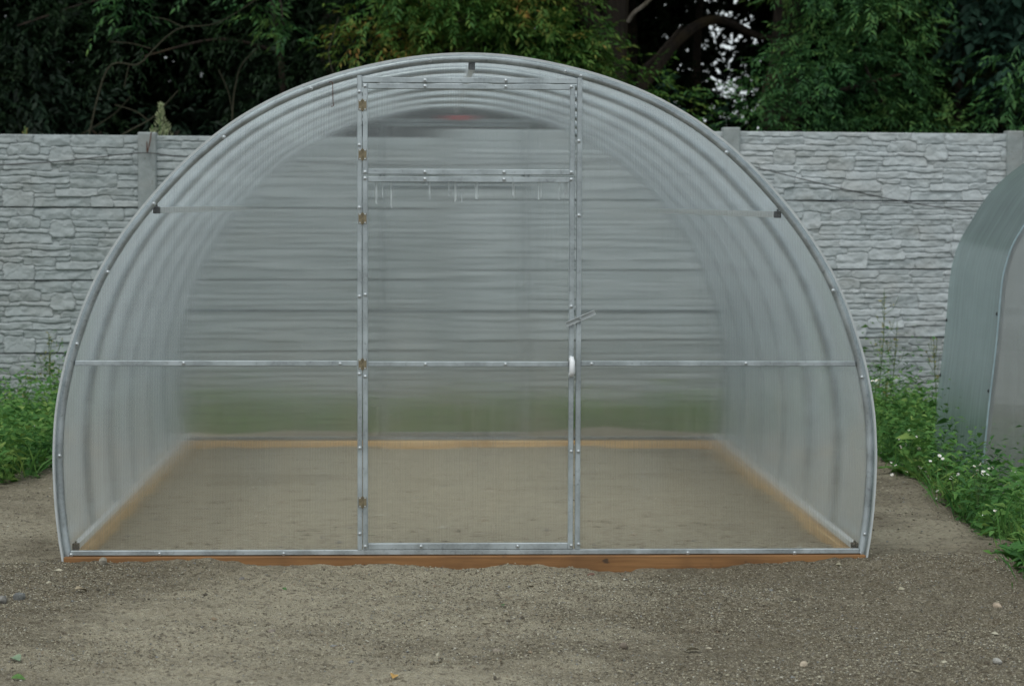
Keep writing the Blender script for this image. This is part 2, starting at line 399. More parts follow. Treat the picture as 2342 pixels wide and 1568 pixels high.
def arch_z(x, off=-.034):                                    # height of the arch above x
    p = profile(HALF, off); best = 0
    for a, b in zip(p, p[1:]):
        if min(a[0], b[0]) <= x <= max(a[0], b[0]) and max(a[1], b[1]) > .3:
            s = (x - a[0]) / (b[0] - a[0] + 1e-9); best = max(best, a[1] + s * (b[1] - a[1]))
    return best
def Z(y, x=1000): return float(at(x, y, 0)[2])
def X(x, y=800): return float(at(x, y, 0)[0])

def sheet(name, prof_o, th, y0, y1, mat, parent, ny=2, wob=0.):
    n = len(prof_o); po = np.array(prof_o)
    tg = np.gradient(po, axis=0); tg /= np.linalg.norm(tg, axis=1)[:, None]
    pin = po - np.stack([-tg[:, 1], tg[:, 0]], 1) * th
    v = []; ys = np.linspace(y0, y1, ny)
    for pr in (po, pin):
        for y in ys: v += [(p[0], y, p[1]) for p in pr]
    f = []; B = n * ny
    for j in range(ny - 1):
        for i in range(n - 1):
            a = j * n + i; f.append((a, a + 1, a + n + 1, a + n)); f.append((B + a, B + a + n, B + a + n + 1, B + a + 1))
    for i in range(n - 1):
        f.append((i, B + i, B + i + 1, i + 1)); e = (ny - 1) * n + i; f.append((e, e + 1, B + e + 1, B + e))
    for j in range(ny - 1):
        a = j * n; f.append((a, a + n, B + a + n, B + a)); a += n - 1; f.append((a, B + a, B + a + n, a + n))
    mb = MB(); mb.v = v; mb.f = f
    return mb.build(name, mat, parent, smooth=True)

# ------------------------------------------------------------------ the greenhouse
GH = empty('greenhouse', (0, 0, 0), 'large clear arched polycarbonate greenhouse with hinged door on a timber base', 'greenhouse')
LEN = 4.0
PIPE = .0145
pipe_path = profile(HALF, -.006 - PIPE)
def arch_mesh(y): return MB().tube([(x, y, max(z, 0.002)) for x, z in pipe_path], PIPE, 10).mesh('arch', GALV, True)
arch0 = link('arch', MB().tube([(x, 0, max(z, 0.002)) for x, z in pipe_path], PIPE, 10).mesh('arch', GALV, True), GH, (0, .0145, 0))
for k in range(1, 7):
    o = arch0.copy(); C.objects.link(o); o.parent = GH; o.location = (0, .0145 + k * (LEN - .029) / 6, 0)
sheet('roof_cover', OUT, .006, -.012, LEN + .02, COVER, GH)
sheet('edge_trim', profile(HALF, .0006), .0072, -.0136, -.0122, EDGE, GH)
# frame bars of the two gables; px from the photo
xl0, xl1 = X(817.3), X(828.4); xd0, xd1 = X(829.8), X(841.4); xe0, xe1 = X(1300.), X(1312.6); xr0, xr1 = X(1317.2), X(1329.)
zb0, zb1 = .003, .021
zm0, zm1 = Z(837), Z(825.6)
ztf0, ztf1 = Z(190), Z(177.5); zv1, zv0 = Z(192), Z(204); zw1, zw0 = Z(387), Z(399.5); zd1, zd0 = Z(404.3), Z(416.8)
zk1, zk0 = Z(1242), Z(1256.3)
def xin(z, off=-.036):                                       # half-width of the arch's inside at height z
    p = [q for q in profile(HALF, off) if q[0] > 0]
    for a, b in zip(p, p[1:]):
        if min(a[1], b[1]) <= z <= max(a[1], b[1]): return a[0] + (z - a[1]) / (b[1] - a[1] + 1e-9) * (b[0] - a[0])
    return p[-1][0]
BV = .0018
def bar(name, x0, x1, z0, z1, y0=0., y1=.02, parent=GH, mat=GALV):
    return MB().box(x0, x1, y0, y1, z0, z1, BV).build(name, mat, parent)
for yy in (0., LEN - .02):
    e = .001 if yy == 0 else 0
    bar('bottom_rail', -1.452, 1.452, zb0, zb1, yy + e, yy + .02)
    for (a, b) in ((xl0, xl1), (xr0, xr1)):
        bar('post', a, b, zb1, arch_z((a + b) / 2) + .004, yy, yy + .02)
    bar('top_rail', xl1, xr0, ztf0, ztf1, yy + e, yy + .02)
    for (a, b) in ((-xin((zm0 + zm1) / 2), xl0), (xr1, xin((zm0 + zm1) / 2))):
        bar('middle_rail', a, b, zm0, zm1, yy + e, yy + .02)
# gable sheets, 6 mm, behind the bars (front) or just inside (back)
def gable_poly(a, b, side):
    pr = [q for q in profile(HALF, -.024) if (q[0] <= b if side < 0 else q[0] >= a) and q[1] > .004]
    if side < 0: return [(b, .004), (pr[0][0], .004)] + pr + [(b, arch_z(b, -.024))]
    return [(a, arch_z(a, -.024))] + pr + [(pr[-1][0], .004), (a, .004)]
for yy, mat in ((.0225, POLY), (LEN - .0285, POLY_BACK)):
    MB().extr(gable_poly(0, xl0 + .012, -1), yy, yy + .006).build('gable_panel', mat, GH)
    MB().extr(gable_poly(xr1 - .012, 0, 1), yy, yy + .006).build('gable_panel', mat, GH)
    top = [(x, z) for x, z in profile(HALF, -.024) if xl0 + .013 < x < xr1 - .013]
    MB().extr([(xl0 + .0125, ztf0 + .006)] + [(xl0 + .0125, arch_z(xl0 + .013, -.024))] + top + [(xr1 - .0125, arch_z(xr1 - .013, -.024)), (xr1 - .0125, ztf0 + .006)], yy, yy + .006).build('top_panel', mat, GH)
# door and vent window, each a frame with its sheet
def leaf(name, x0, x1, z0, z1, rails, yy, mat, pname, w=.0185):
    m = MB(); xs = (x0, x0 + w, x1 - w, x1)
    m.box(xs[0], xs[1], yy, yy + .02, z0, z1, BV).box(xs[2], xs[3], yy, yy + .02, z0, z1, BV)
    for (a, b) in rails: m.box(xs[1], xs[2], yy + .0006, yy + .0194, a, b, BV)
    o = m.build(name, GALV, GH)
    py = yy + .0225 if yy < 1 else yy - .0085
    MB().box(x0 + .004, x1 - .004, py, py + .006, z0 + .004, z1 - .004).build(pname, mat, o)
    return o
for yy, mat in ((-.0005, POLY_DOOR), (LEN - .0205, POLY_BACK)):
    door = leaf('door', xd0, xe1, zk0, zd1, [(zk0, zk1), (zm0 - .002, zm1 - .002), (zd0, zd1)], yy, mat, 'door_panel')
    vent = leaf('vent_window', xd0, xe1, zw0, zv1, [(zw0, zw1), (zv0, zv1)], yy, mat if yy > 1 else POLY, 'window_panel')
    if yy < 0: fdoor, fvent = door, vent
# purlins along the length with black end clips
for (px, py) in ((358, 481), (1779, 491), (1079, 152), (173, 1250), (1955, 1248)):
    w = at(px, py, 0.03); xq, zq = float(w[0]), float(w[2])
    sgn = 1 if xq < 0 else -1
    ridge = abs(xq) < .2
    pm = MB().box(xq - .011, xq + .011, .036, LEN - .03, zq - .0115, zq + .0115, .001).build('purlin', PALE, GH)
    cl = MB().box(xq - .0125, xq + .0125, .0292, .05, zq - .0125, zq + .0125, .002)
    cl.box(xq - .003, xq + .003, .0291, .045, zq + .013, zq + .02, .001)
    cl.build('end_clip', BLACK, pm)
# timber base
TB = .10
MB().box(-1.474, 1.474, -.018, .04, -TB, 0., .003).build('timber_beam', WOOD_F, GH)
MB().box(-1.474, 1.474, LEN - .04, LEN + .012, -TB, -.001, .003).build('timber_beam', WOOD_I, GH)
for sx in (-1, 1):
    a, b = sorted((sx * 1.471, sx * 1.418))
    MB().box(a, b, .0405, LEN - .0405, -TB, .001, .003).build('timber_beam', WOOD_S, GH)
# screws (pan heads on washers)
scr = MB().lathe([(.0078, 0), (.0078, .0008), (.0056, .0010), (.0056, .0022), (.0045, .0036), (.002, .0043), (.0008, .0044)], 12, Matrix.Rotation(PI / 2, 4, 'X'))
scr = scr.mesh('screw', ZINC, True)
SC = [(983, 138), (711, 202.5), (512, 314), (351.5, 466), (246.5, 622.5), (176, 786.5), (136, 1042), (163, 1268), (1293.5, 163.5), (1329.5, 174), (1661.5, 349),
      (1905.6, 664.5), (1971.5, 862.5), (1977.5, 1221),
      (822, 210), (822, 332), (822, 475), (822, 678), (822, 855), (823, 1024), (823, 1220),
      (972, 184), (1157, 184.5), (420, 830.5), (778, 832), (1353, 832), (1706, 831), (1324, 323), (1324, 493), (1323, 1032), (1323, 1244),
      (365, 1266), (649, 1265.5), (1573, 1263.5), (1817, 1263.5)]
DS = [(835, 408), (835.5, 674), (835.5, 861), (835.5, 1249), (972, 410), (1153, 410.5), (1306.5, 411), (973, 833), (1156, 833), (963, 1249), (1184, 1248.5),
      (1306.5, 1247), (1306.5, 701), (1306.5, 1032)]
VS = [(835, 197.5), (835, 394), (972, 197.5), (1157, 198.5), (1306.5, 199), (972, 393.5), (1153, 394), (1306.5, 394.5)]
for lst, par in ((SC, GH), (DS, fdoor), (VS, fvent)):
    for (px, py) in lst:
        w = at(px, py, 0)
        link('screw', scr, par, (w[0], -.0008, w[2]), (0, random.uniform(0, 3), 0))
# hinges between the left post and the leaves
hm = MB().box(-.0145, -.0012, -.0022, -.0002, -.019, .019).box(.0012, .0145, -.0022, -.0002, -.019, .019)
hm.tube([(0, -.0022, -.023), (0, -.0022, .023)], .0026, 8)
hm = hm.mesh('hinge', BRASS, True)
riv = MB().lathe([(.0030, 0), (.0027, .0012), (.0015, .002), (.0005, .0022)], 10, Matrix.Rotation(PI / 2, 4, 'X')).mesh('rivet', ZINC, True)
for py in (241, 354, 500, 833, 1148):
    w = at(829.1, py, 0)
    h = link('hinge', hm, GH, (w[0], -.0006, w[2]))
    for sx in (-.0095, .0095):
        for sz in (-.0155, .0155): link('rivet', riv, h, (sx, -.0022, sz))
# white bow handle on the door, turning latch on the right post
w = at(1306.3, 838, 0)
hb = MB(); hz = .0265
for (z0, z1) in ((-.037, -.024), (.024, .037)):
    hb.box(-.0095, .0095, -.006, -.0006, z0, z1, .0015)
hb.tube([(0, -.004, -.03), (.001, -.016, -.026), (.002, -.022, -.018), (.002, -.022, .018), (.001, -.016, .026), (0, -.004, .03)],
        [.008, .0095, .0105, .0105, .0095, .008], 10)
ho = hb.build('handle', WHITE, fdoor, True); ho.location = (w[0], -.0005, w[2])
for sz in (-.034, .034): link('screw', scr, fdoor, (w[0] - .002, -.0068, w[2] + sz))
w = at(1327, 726.5, 0)
lt = MB().box(-.058, .058, -.0025, -.0010, -.011, .006).box(-.058, .058, -.013, -.0026, .0046, .006).box(-.058, .058, -.0085, -.0026, -.011, -.0096)
lo = lt.build('latch', EDGE, GH); lo.location = (w[0], -.003, w[2]); lo.rotation_euler = (0, -R(23.4), 0)
link('screw', scr, lo, (-.003, -.0026, -.002))
# red clip on the top of the back vent
w = at(1050, 271, LEN - .03)
MB().box(w[0] - .05, w[0] + .05, LEN - .06, LEN - .035, w[2] - .012, w[2] + .014, .004).build('clip', RED, GH)
# grime marks: protective film left at two corners of the top sheets is left to the sheet's own dust

# wire hook hanging from the front arch
pts = [at(752, 189, -.016), at(757, 187, -.019), at(761, 190, -.02), at(761, 200, -.02), at(761.5, 230, -.02), at(762, 238, -.021), at(763, 242, -.024), at(760, 244, -.03), at(757, 243, -.03)]
tag(MB().tube([tuple(p) for p in pts], .0016, 6).build('wire_hook', RUST), 'thin bent rusty wire hook hanging from the front arch of the greenhouse', 'wire hook')

# ------------------------------------------------------------------ ground
def ground_z(x, y):
    x = np.asarray(x, float); y = np.asarray(y, float)
    e = fbm(x * .9 + 40, y * .9 + 7, 21, 3) * .5
    bx = 2.1 + e * .5
    pad = 1 - sstep(0, .55, np.maximum(np.abs(x) - bx, (y - 4.9 + e)))
    near = np.exp(-((y + 1) / 6) ** 2)
    z = -.052 + (1 - pad) * (-.185)
    amp = np.where((y > .05) & (y < 3.95) & (np.abs(x) < 1.4), .35, 1.)
    z = z + amp * (.030 * fbm(x * 1.3, y * 1.6, 3, 3) + .018 * fbm(x * 4.2, y * 5.5, 9, 3) + .014 * fbm(x * 14, y * 17, 15, 3) + .009 * fbm(x * 45, y * 52, 16, 2))
    # heap against the front timber, uneven along its length
    heap = np.exp(-((y + .03) / .14) ** 2) * (y < .05)
    z = z + heap * (.025 + .040 * fbm(x * 1.9 + 3, y * 0 + 2.2, 33, 4))
    inn = ((y > .0) & (y < LEN) & (np.abs(x) < 1.47))
    z = np.where(inn, np.clip(z + .018, -.045, -.018), z)
    far = sstep(9, 30, np.hypot(x, y)); z = z * (1 - far) - .25 * far
    return z, pad
def geo(a, b, n): return list(np.geomspace(a, b, n))
xs = np.array([-x for x in geo(3.0, 600, 34)][::-1] + list(np.arange(-2.98, 2.99, .02)) + geo(3.0, 600, 34))
ys = np.array([-8 - y for y in geo(.5, 600, 18)][::-1] + list(np.arange(-8, -2.4, .12)) + list(np.arange(-2.4, .5, .016)) + list(np.arange(.5, 9, .05)) + [9 + y for y in geo(.05, 600, 30)])
GX, GY = np.meshgrid(xs, ys); GZ, PAD = ground_z(GX, GY)
nx, ny = len(xs), len(ys)
idx = np.arange(nx * ny).reshape(ny, nx)
faces = np.stack([idx[:-1, :-1], idx[:-1, 1:], idx[1:, 1:], idx[1:, :-1]], -1).reshape(-1, 4)
DRY = .24 * fbm(GX * .8 + 5, GY * 1.5, 77, 4)
DRY = DRY + .22 * np.exp(-((GX + .35 - .25 * GY) / .75) ** 2 - ((GY + .5) / 1.1) ** 2) - .28 * sstep(.2, 1.2, GX) * (GY < .1) - .10 * sstep(-.7, -1.6, GX) * (GY < .1)
DRY = DRY + .10 * np.exp(-((GX - 1.62) / .16) ** 2 - ((GY + .25) / .35) ** 2)
DRY = DRY + np.where((GY > 0) & (GY < 4) & (np.abs(GX) < 1.47), .5, 0)
me = npmesh('ground', np.stack([GX, GY, GZ], -1).reshape(-1, 3), faces, m_ground(), True, {'pad': PAD.ravel(), 'dry': DRY.ravel()})
tag(link('ground', me), 'grey brown gravelly soil pad with bare earth around it', 'ground', kind='structure')

# loose chips: far too many to count
rs = np.random.RandomState(5)
def chips(n, xr, yr, smin, smax, rs):
    x = rs.uniform(*xr, n); y = rs.uniform(*yr, n)
    ok = (rs.rand(n) < np.clip(.55 + 1.3 * fbm(x * 1.5, y * 2, 51, 3), .08, 1)) & ~((np.abs(x) < 1.5) & (y > -.03))
    x, y = x[ok], y[ok]; n = len(x)
    z, pad = ground_z(x, y); k = pad > .5; x, y, z = x[k], y[k], z[k]; n = len(x)
    s = smin + (smax - smin) * rs.rand(n) ** 3
    base = np.array([(1, 0, 0), (-1, 0, 0), (0, 1, 0), (0, -1, 0), (0, 0, 1), (0, 0, -1)], float)
    v = base[None] * (rs.uniform(.6, 1.25, (n, 6, 1))) * s[:, None, None] + rs.normal(0, .18, (n, 6, 3)) * s[:, None, None]
    v[:, :, 2] *= .62
    a = rs.rand(n) * 2 * PI; ca, sa = np.cos(a), np.sin(a)
    vx = v[:, :, 0] * ca[:, None] - v[:, :, 1] * sa[:, None]; vy = v[:, :, 0] * sa[:, None] + v[:, :, 1] * ca[:, None]
    v = np.stack([vx + x[:, None], vy + y[:, None], v[:, :, 2] + z[:, None] + s[:, None] * .2], -1)
    f = np.array([(0, 2, 4), (2, 1, 4), (1, 3, 4), (3, 0, 4), (2, 0, 5), (1, 2, 5), (3, 1, 5), (0, 3, 5)])
    f = f[None] + (np.arange(n) * 6)[:, None, None]
    return v.reshape(-1, 3), f.reshape(-1, 3)
def clods(n, rs):
    x = rs.uniform(-1.38, 1.38, n); y = rs.uniform(.06, 3.9, n); z, _ = ground_z(x, y); s = rs.uniform(.004, .011, n)
    base = np.array([(1, 0, 0), (-1, 0, 0), (0, 1, 0), (0, -1, 0), (0, 0, 1), (0, 0, -1)], float)
    v = base[None] * rs.uniform(.6, 1.3, (n, 6, 1)) * s[:, None, None]
    v = v + np.stack([x, y, z + s * .2], -1)[:, None]
    f = np.array([(0, 2, 4), (2, 1, 4), (1, 3, 4), (3, 0, 4), (2, 0, 5), (1, 2, 5), (3, 1, 5), (0, 3, 5)])
    return v.reshape(-1, 3), (f[None] + (np.arange(n) * 6)[:, None, None]).reshape(-1, 3)
va, fa = chips(330000, (-2.6, 2.6), (-2.35, .1), .0012, .0044, rs)
vb, fb = chips(26000, (-2.6, 2.6), (.0, 3.2), .002, .007, rs)
vc, fc = chips(700, (-2.4, 2.4), (-2.3, .6), .004, .011, rs)
vg, fg = chips(130, (-2.2, 2.2), (-2.2, .0), .008, .017, rs); fb = fb + len(va); fc = fc + len(va) + len(vb); ve, fe = clods(700, rs); fe = fe + len(va) + len(vb) + len(vc)
CHIP = m_island('stone_chips', [(0, (.23, .205, .145)), (.18, (.32, .295, .215)), (.36, (.105, .09, .062)), (.56, (.38, .355, .27)), (.70, (.066, .056, .04)), (.84, (.22, .17, .115)), (.90, (.47, .455, .39)), (.935, (.18, .185, .18))])
me = npmesh('gravel', np.concatenate([va, vb, vc, ve, vg]), np.concatenate([fa, fb, fc, fe, fg + len(va) + len(vb) + len(vc) + len(ve)]), CHIP)
tag(link('gravel', me), 'loose small stone chips strewn over the bare soil', 'gravel', kind='stuff')

# ------------------------------------------------------------------ stones you can point at
def stone(px, py, size, col, label, flat=.65, seed=0, z=None):
    w = atz(px, py, -.055); x, y = float(w[0]), float(w[1]); gz = float(ground_z(np.array([x]), np.array([y]))[0][0])
    w = atz(px, py, gz); x, y = float(w[0]), float(w[1]); gz = float(ground_z(np.array([x]), np.array([y]))[0][0])
    import bmesh
    bm = bmesh.new(); bmesh.ops.create_icosphere(bm, subdivisions=2, radius=1)
    r_ = random.Random(seed); dirs = [Vector((r_.gauss(0, 1), r_.gauss(0, 1), r_.gauss(0, 1))).normalized() for _ in range(9)]
    for v in bm.verts:
        d = v.co.normalized(); h = 1.
        for q in dirs:
            k = d.dot(q)
            if k > .55: h = min(h, .62 / k + .1)
        v.co = Vector((d.x * h * size * r_.uniform(.97, 1.03), d.y * h * size * .8, d.z * h * size * flat))
    me = bpy.data.meshes.new('stone'); bm.to_mesh(me); bm.free()
    me.materials.append(m_plain('stone_' + str(seed), col, .85, 0, .28, 60., .5))
    o = link('stone', me, None, (x, y, gz + size * flat * .42), (r_.uniform(-.2, .2), r_.uniform(-.2, .2), r_.uniform(0, 6)))
    tag(o, label, 'stone', 'stones lying on the gravel pad')
stone(44, 1369, .022, (.13, .135, .13), 'dark blue grey angular stone at the far left of the gravel', .95, 1)
stone(5, 1372, .021, (.18, .175, .16), 'pale grey flat stone cut by the left edge of the photo', .85, 2)
stone(235, 1300, .022, (.24, .22, .18), 'tan wedge stone leaning by the left end of the timber base', .8, 3)
stone(1352, 1317, .019, (.16, .09, .065), 'reddish brown stone just below the right half of the timber base', .5, 4)
stone(2280, 1388, .019, (.36, .29, .22), 'pale tan stone upper of two near the right edge', .75, 5)
stone(2280, 1518, .017, (.36, .35, .32), 'pale grey peaked stone lower of two near the right edge', .8, 6)
stone(1839, 1526, .015, (.40, .34, .26), 'rounded cream stone by itself in the lower right gravel', .85, 7)
stone(1137, 1492, .022, (.22, .19, .15), 'half buried brown stone low in the middle of the gravel', .5, 8)
stone(1427, 1487, .017, (.17, .14, .11), 'dark brown round stone right of centre in the gravel', .8, 9)
stone(622, 1447, .016, (.20, .17, .14), 'dull brown round stone left of centre in the gravel', .8, 10)
stone(553, 1308, .014, (.17, .16, .15), 'small dark grey stone just below the left half of the timber base', .5, 11)
stone(1620, 1483, .013, (.40, .36, .28), 'small flat pale chip of stone in the right gravel', .35, 12)

# ------------------------------------------------------------------ concrete fence with cast stone faces
ST = """490,760,855,888 760,900,855,888 895,1120,858,905 1115,1310,855,885 1310,1480,862,915 1470,1570,865,905 1570,1790,870,920 1790,2090,872,930 2085,2205,878,905 2085,2205,905,935
490,660,893,940 660,905,890,938 900,1110,905,942 1100,1330,885,945 1330,1440,915,945 1430,1610,908,990 1605,1665,945,985 1665,1805,930,1045 1790,1990,933,977 1990,2150,935,977 2140,2205,958,1045
490,740,943,985 740,1300,943,981 1300,1430,948,985 715,860,962,1075 490,715,985,1018 820,980,983,1016 980,1170,980,1020 1165,1435,985,1017 1435,1500,990,1018 1500,1665,988,1018 1790,2000,980,1012 2000,2140,982,1012
490,715,1020,1070 860,1070,1020,1075 1050,1225,1025,1118 1225,1400,1020,1050 1400,1680,1020,1082 1230,1400,1052,1085 1680,1800,1045,1052 1730,1940,1050,1092 1980,2140,1015,1046 1800,1980,1012,1048 1940,2205,1050,1105
490,640,1078,1120 635,850,1078,1120 850,1050,1078,1118 1225,1370,1088,1116 1370,1590,1085,1118 1590,1780,1092,1122 1780,2060,1098,1195 2050,2205,1108,1145
490,720,1122,1148 490,720,1150,1178 720,860,1130,1232 905,1170,1120,1165 1170,1365,1118,1180 1360,1560,1120,1167 1560,1775,1125,1168 860,1020,1165,1203 1020,1160,1170,1203 1360,1510,1170,1203 1500,1700,1170,1228 1700,1950,1198,1246 1940,2140,1195,1241 2060,2205,1147,1195 1700,1780,1168,1198 2140,2205,1197,1243
490,720,1180,1235 860,950,1205,1235 950,1150,1206,1237 1150,1385,1176,1256 1385,1580,1205,1314 1560,1700,1230,1256 490,790,1237,1275 490,790,1277,1314 790,1080,1240,1314 1080,1250,1257,1314 1250,1390,1258,1282 1250,1390,1284,1314 1580,1910,1256,1316 1900,2030,1245,1318 2015,2205,1245,1272 2030,2205,1273,1318"""
ST = np.array([[float(q) for q in p.split(',')] for p in ST.split()])
PW, PH = 1.94, .4945
SX = (ST[:, :2] - 490) / (2205 - 490) * PW; SZ = (1315 - ST[:, 2:]) / (1315 - 853) * PH   # SZ[:,0]=top, [:,1]=bottom
def panel_mesh(variant):
    nxp, nzp = 470, 122
    px = np.linspace(0, PW, nxp); pz = np.linspace(0, PH, nzp)
    A, B = np.meshgrid(px, pz)
    wx = A + .020 * fbm(A * 9, B * 9, 101, 3) + .006 * fbm(A * 30, B * 30, 105, 2); wz = B + .012 * fbm(A * 6 + 9, B * 10, 111, 3) + .004 * fbm(A * 34, B * 30, 117, 2)
    if variant == 1: wx = PW - wx
    if variant == 2: wz = PH - wz; wx = PW - wx
    d1 = np.full(A.shape, -9.); d2 = d1.copy(); sid = np.zeros(A.shape, int)
    rr = np.random.RandomState(3); r0 = rr.rand(len(SX)); tl = rr.uniform(-1, 1, (len(SX), 2)); cut = rr.uniform(-.28, .28, (len(SX), 2))
    for i in range(len(SX)):
        x0, x1 = SX[i]; zt, zb = SZ[i]
        cx_, cz_ = (x0 + x1) / 2, (zt + zb) / 2; hh = (zt - zb) / 2; hw = (x1 - x0) / 2
        u = (wx - cx_); v = (wz - cz_)
        dx_ = 2.2 * np.minimum(u + hw - cut[i, 0] * v, hw - u - cut[i, 1] * v)
        dz_ = hh - np.abs(v)
        d = np.minimum(dx_, dz_)
        if hh > .03:                                        # big stones get cut corners
            d = np.minimum(d, (hw + hh * .55 - np.abs(u) - np.abs(v) * .9))
        up = d > d1; d2 = np.where(up, d1, np.maximum(d2, d)); sid = np.where(up, i, sid); d1 = np.where(up, d, d1)
    j = np.minimum(d1 - d2, .05) * .5
    edge = np.clip(j / .0085, 0, 1)
    rnd = np.sqrt(np.clip(1 - (1 - edge) ** 2, 0, 1))
    cxs = ((SX[:, 0] + SX[:, 1]) / 2)[sid]; czs = ((SZ[:, 0] + SZ[:, 1]) / 2)[sid]
    h = rnd * (.011 + .009 * r0[sid] + .04 * tl[sid, 0] * np.clip(wx - cxs, -.12, .12) + .11 * tl[sid, 1] * np.clip(wz - czs, -.05, .05))
    facet = np.abs(fbm(A * 7 + sid * 3.1, B * 13, 131, 2)) * .017
    h = h + rnd * (facet + .006 * fbm(A * 28 + sid, B * 36, 141, 3))
    # panel rim
    rim = np.minimum(np.minimum(B, PH - B) / .004, 1); h = h * rim
    front = np.stack([A - PW / 2, -.012 - h, B], -1).reshape(-1, 3)
    id_ = np.arange(nxp * nzp).reshape(nzp, nxp)
    fc = np.stack([id_[:-1, :-1], id_[:-1, 1:], id_[1:, 1:], id_[1:, :-1]], -1).reshape(-1, 4)
    # back plate closing the slab
    bord = np.concatenate([id_[0, :], id_[1:, -1], id_[-1, -2::-1], id_[-2:0:-1, 0]])
    bk = front[bord].copy(); bk[:, 1] = .028; n0 = len(front); m_ = len(bord)
    k = np.arange(m_); sd = np.stack([bord[(k + 1) % m_], bord[k], n0 + k, n0 + (k + 1) % m_], -1)
    n1 = n0 + m_
    crn = np.array([(-PW / 2, .028, 0), (PW / 2, .028, 0), (PW / 2, .028, PH), (-PW / 2, .028, PH)])
    V = np.concatenate([front, bk, crn]); Fq = np.concatenate([fc, sd, np.array([[n1 + 3, n1 + 2, n1 + 1, n1]])])
    zz = np.zeros(m_ + 4)
    return npmesh('panel', V, Fq, CONC, True, {'stone': np.concatenate([r0[sid].ravel(), zz]), 'joint': np.concatenate([(1 - np.clip(j / .006, 0, 1)).ravel(), zz])})
PM = [panel_mesh(v) for v in range(3)]
PV_ = PM[1].copy(); PV_.materials.clear(); PV_.materials.append(CONC_W)
PW_ = PM[0].copy(); PW_.materials.clear(); PW_.materials.append(CONC_W)
FE = empty('concrete_fence', (0, 7.6, -.24), 'grey concrete panel fence cast to look like stacked stone, with square posts', 'fence')
fo = Vector(FE.location)
pY = {-1: 7.1, 0: 7.35, 1: 7.62, 2: 7.9, 3: 8.2, 4: 8.5}
ppx = {0: 338.5, 2: 1670, 3: 2316.5}
pxw = {k: float(at(v, 400, pY[k])[0]) for k, v in ppx.items()}
pxw[1] = (pxw[0] + pxw[2]) / 2; pxw[-1] = 2 * pxw[0] - pxw[1]; pxw[4] = 2 * pxw[3] - pxw[2]; pxw[-2] = 2 * pxw[-1] - pxw[0]; pxw[5] = 2 * pxw[4] - pxw[3]; pY[-2] = 6.85; pY[5] = 8.8
ptop = {-1: 1.79, 0: float(at(338, 303, pY[0])[2]), 1: 1.81, 2: float(at(1670, 292, pY[2])[2]), 3: float(at(2316, 300, pY[3])[2]), 4: 1.80, -2: 1.79, 5: 1.80}
pvar = {-1: (0, 0, 0, 0), 0: (0, 0, 0, 0), 1: (1, 0, 2, 1), 2: (0, 1, 1, 2), 3: (1, 2, 0, 1), -2: (0, 0, 0, 0), 4: (0, 1, 2, 1)}
btop = {-1: float(at(160, 307.5, pY[0])[2]), 0: float(at(420, 309, pY[0])[2]), 1: float(at(1600, 299.5, pY[2])[2]), 2: float(at(1990, 302, 8.05)[2]), 3: 1.80, -2: float(at(160, 307.5, pY[0])[2]), 4: 1.79}
for k in pxw:
    pr = MB().box(-.063, .063, -.06, .06, -.35, ptop[k] - fo.z, .008).mesh('post', CONC_P)
    po = link('post', pr, FE, (pxw[k] - fo.x, pY[k] - fo.y, 0))
    if k == 0:
        hk = [at(346, 303, pY[0] - .085), at(343, 325, pY[0] - .09), at(336.5, 351, pY[0] - .095), at(336, 345, pY[0] - .095), at(336, 324, pY[0] - .09)]
        MB().tube([tuple(Vector(p) - fo - po.location) for p in hk], .0045, 6).build('wire_hook', RUST, po)
for k in (-2, -1, 0, 1, 2, 3, 4):
    a = Vector((pxw[k], pY[k], 0)); b = Vector((pxw[k + 1], pY[k + 1], 0)); mid = (a + b) / 2; d = b - a
    for q in range(4):
        o = link('panel', (PM[pvar[k][q]] if q < 3 else PV_) if k > 0 else PW_, FE, (mid.x - fo.x, mid.y - fo.y, btop[k] - .5 * (q + 1) - fo.z), (0, 0, math.atan2(d.y, d.x)))
        o.scale.x = (d.length - .06) / PW
# loose wire slung along the fence
wp = [at(-120, 388, 7.15), at(0, 378, 7.2), at(140, 369, 7.22), at(281, 353.5, 7.25), at(337, 350, 7.25), at(388, 356, 7.26), at(436, 359.5, 7.3), at(700, 372, 7.4), at(1000, 378, 7.5), at(1300, 372, 7.6), at(1560, 362, 7.72), at(1665, 368, 7.76),
      at(1727, 383, 7.78), at(1923, 431, 7.85), at(2081, 464, 7.95), at(2229, 484, 8.0), at(2420, 500, 8.1)]
wpc = catmull([tuple(p) for p in wp], 5)
tag(MB().tube(wpc, .0038, 5).build('slack_wire', CABLE), 'dark slack wire slung in front of the concrete fence', 'wire')
wp = [at(1690, 455, 7.77), at(1900, 462, 7.85), at(2081, 465, 7.95), at(2205, 466, 8.0), at(2420, 470, 8.1)]
tag(MB().tube(catmull([tuple(p) for p in wp], 4), .0028, 5).build('thin_wire', CABLE), 'thinner level wire running along the seam of the right fence bay', 'wire')

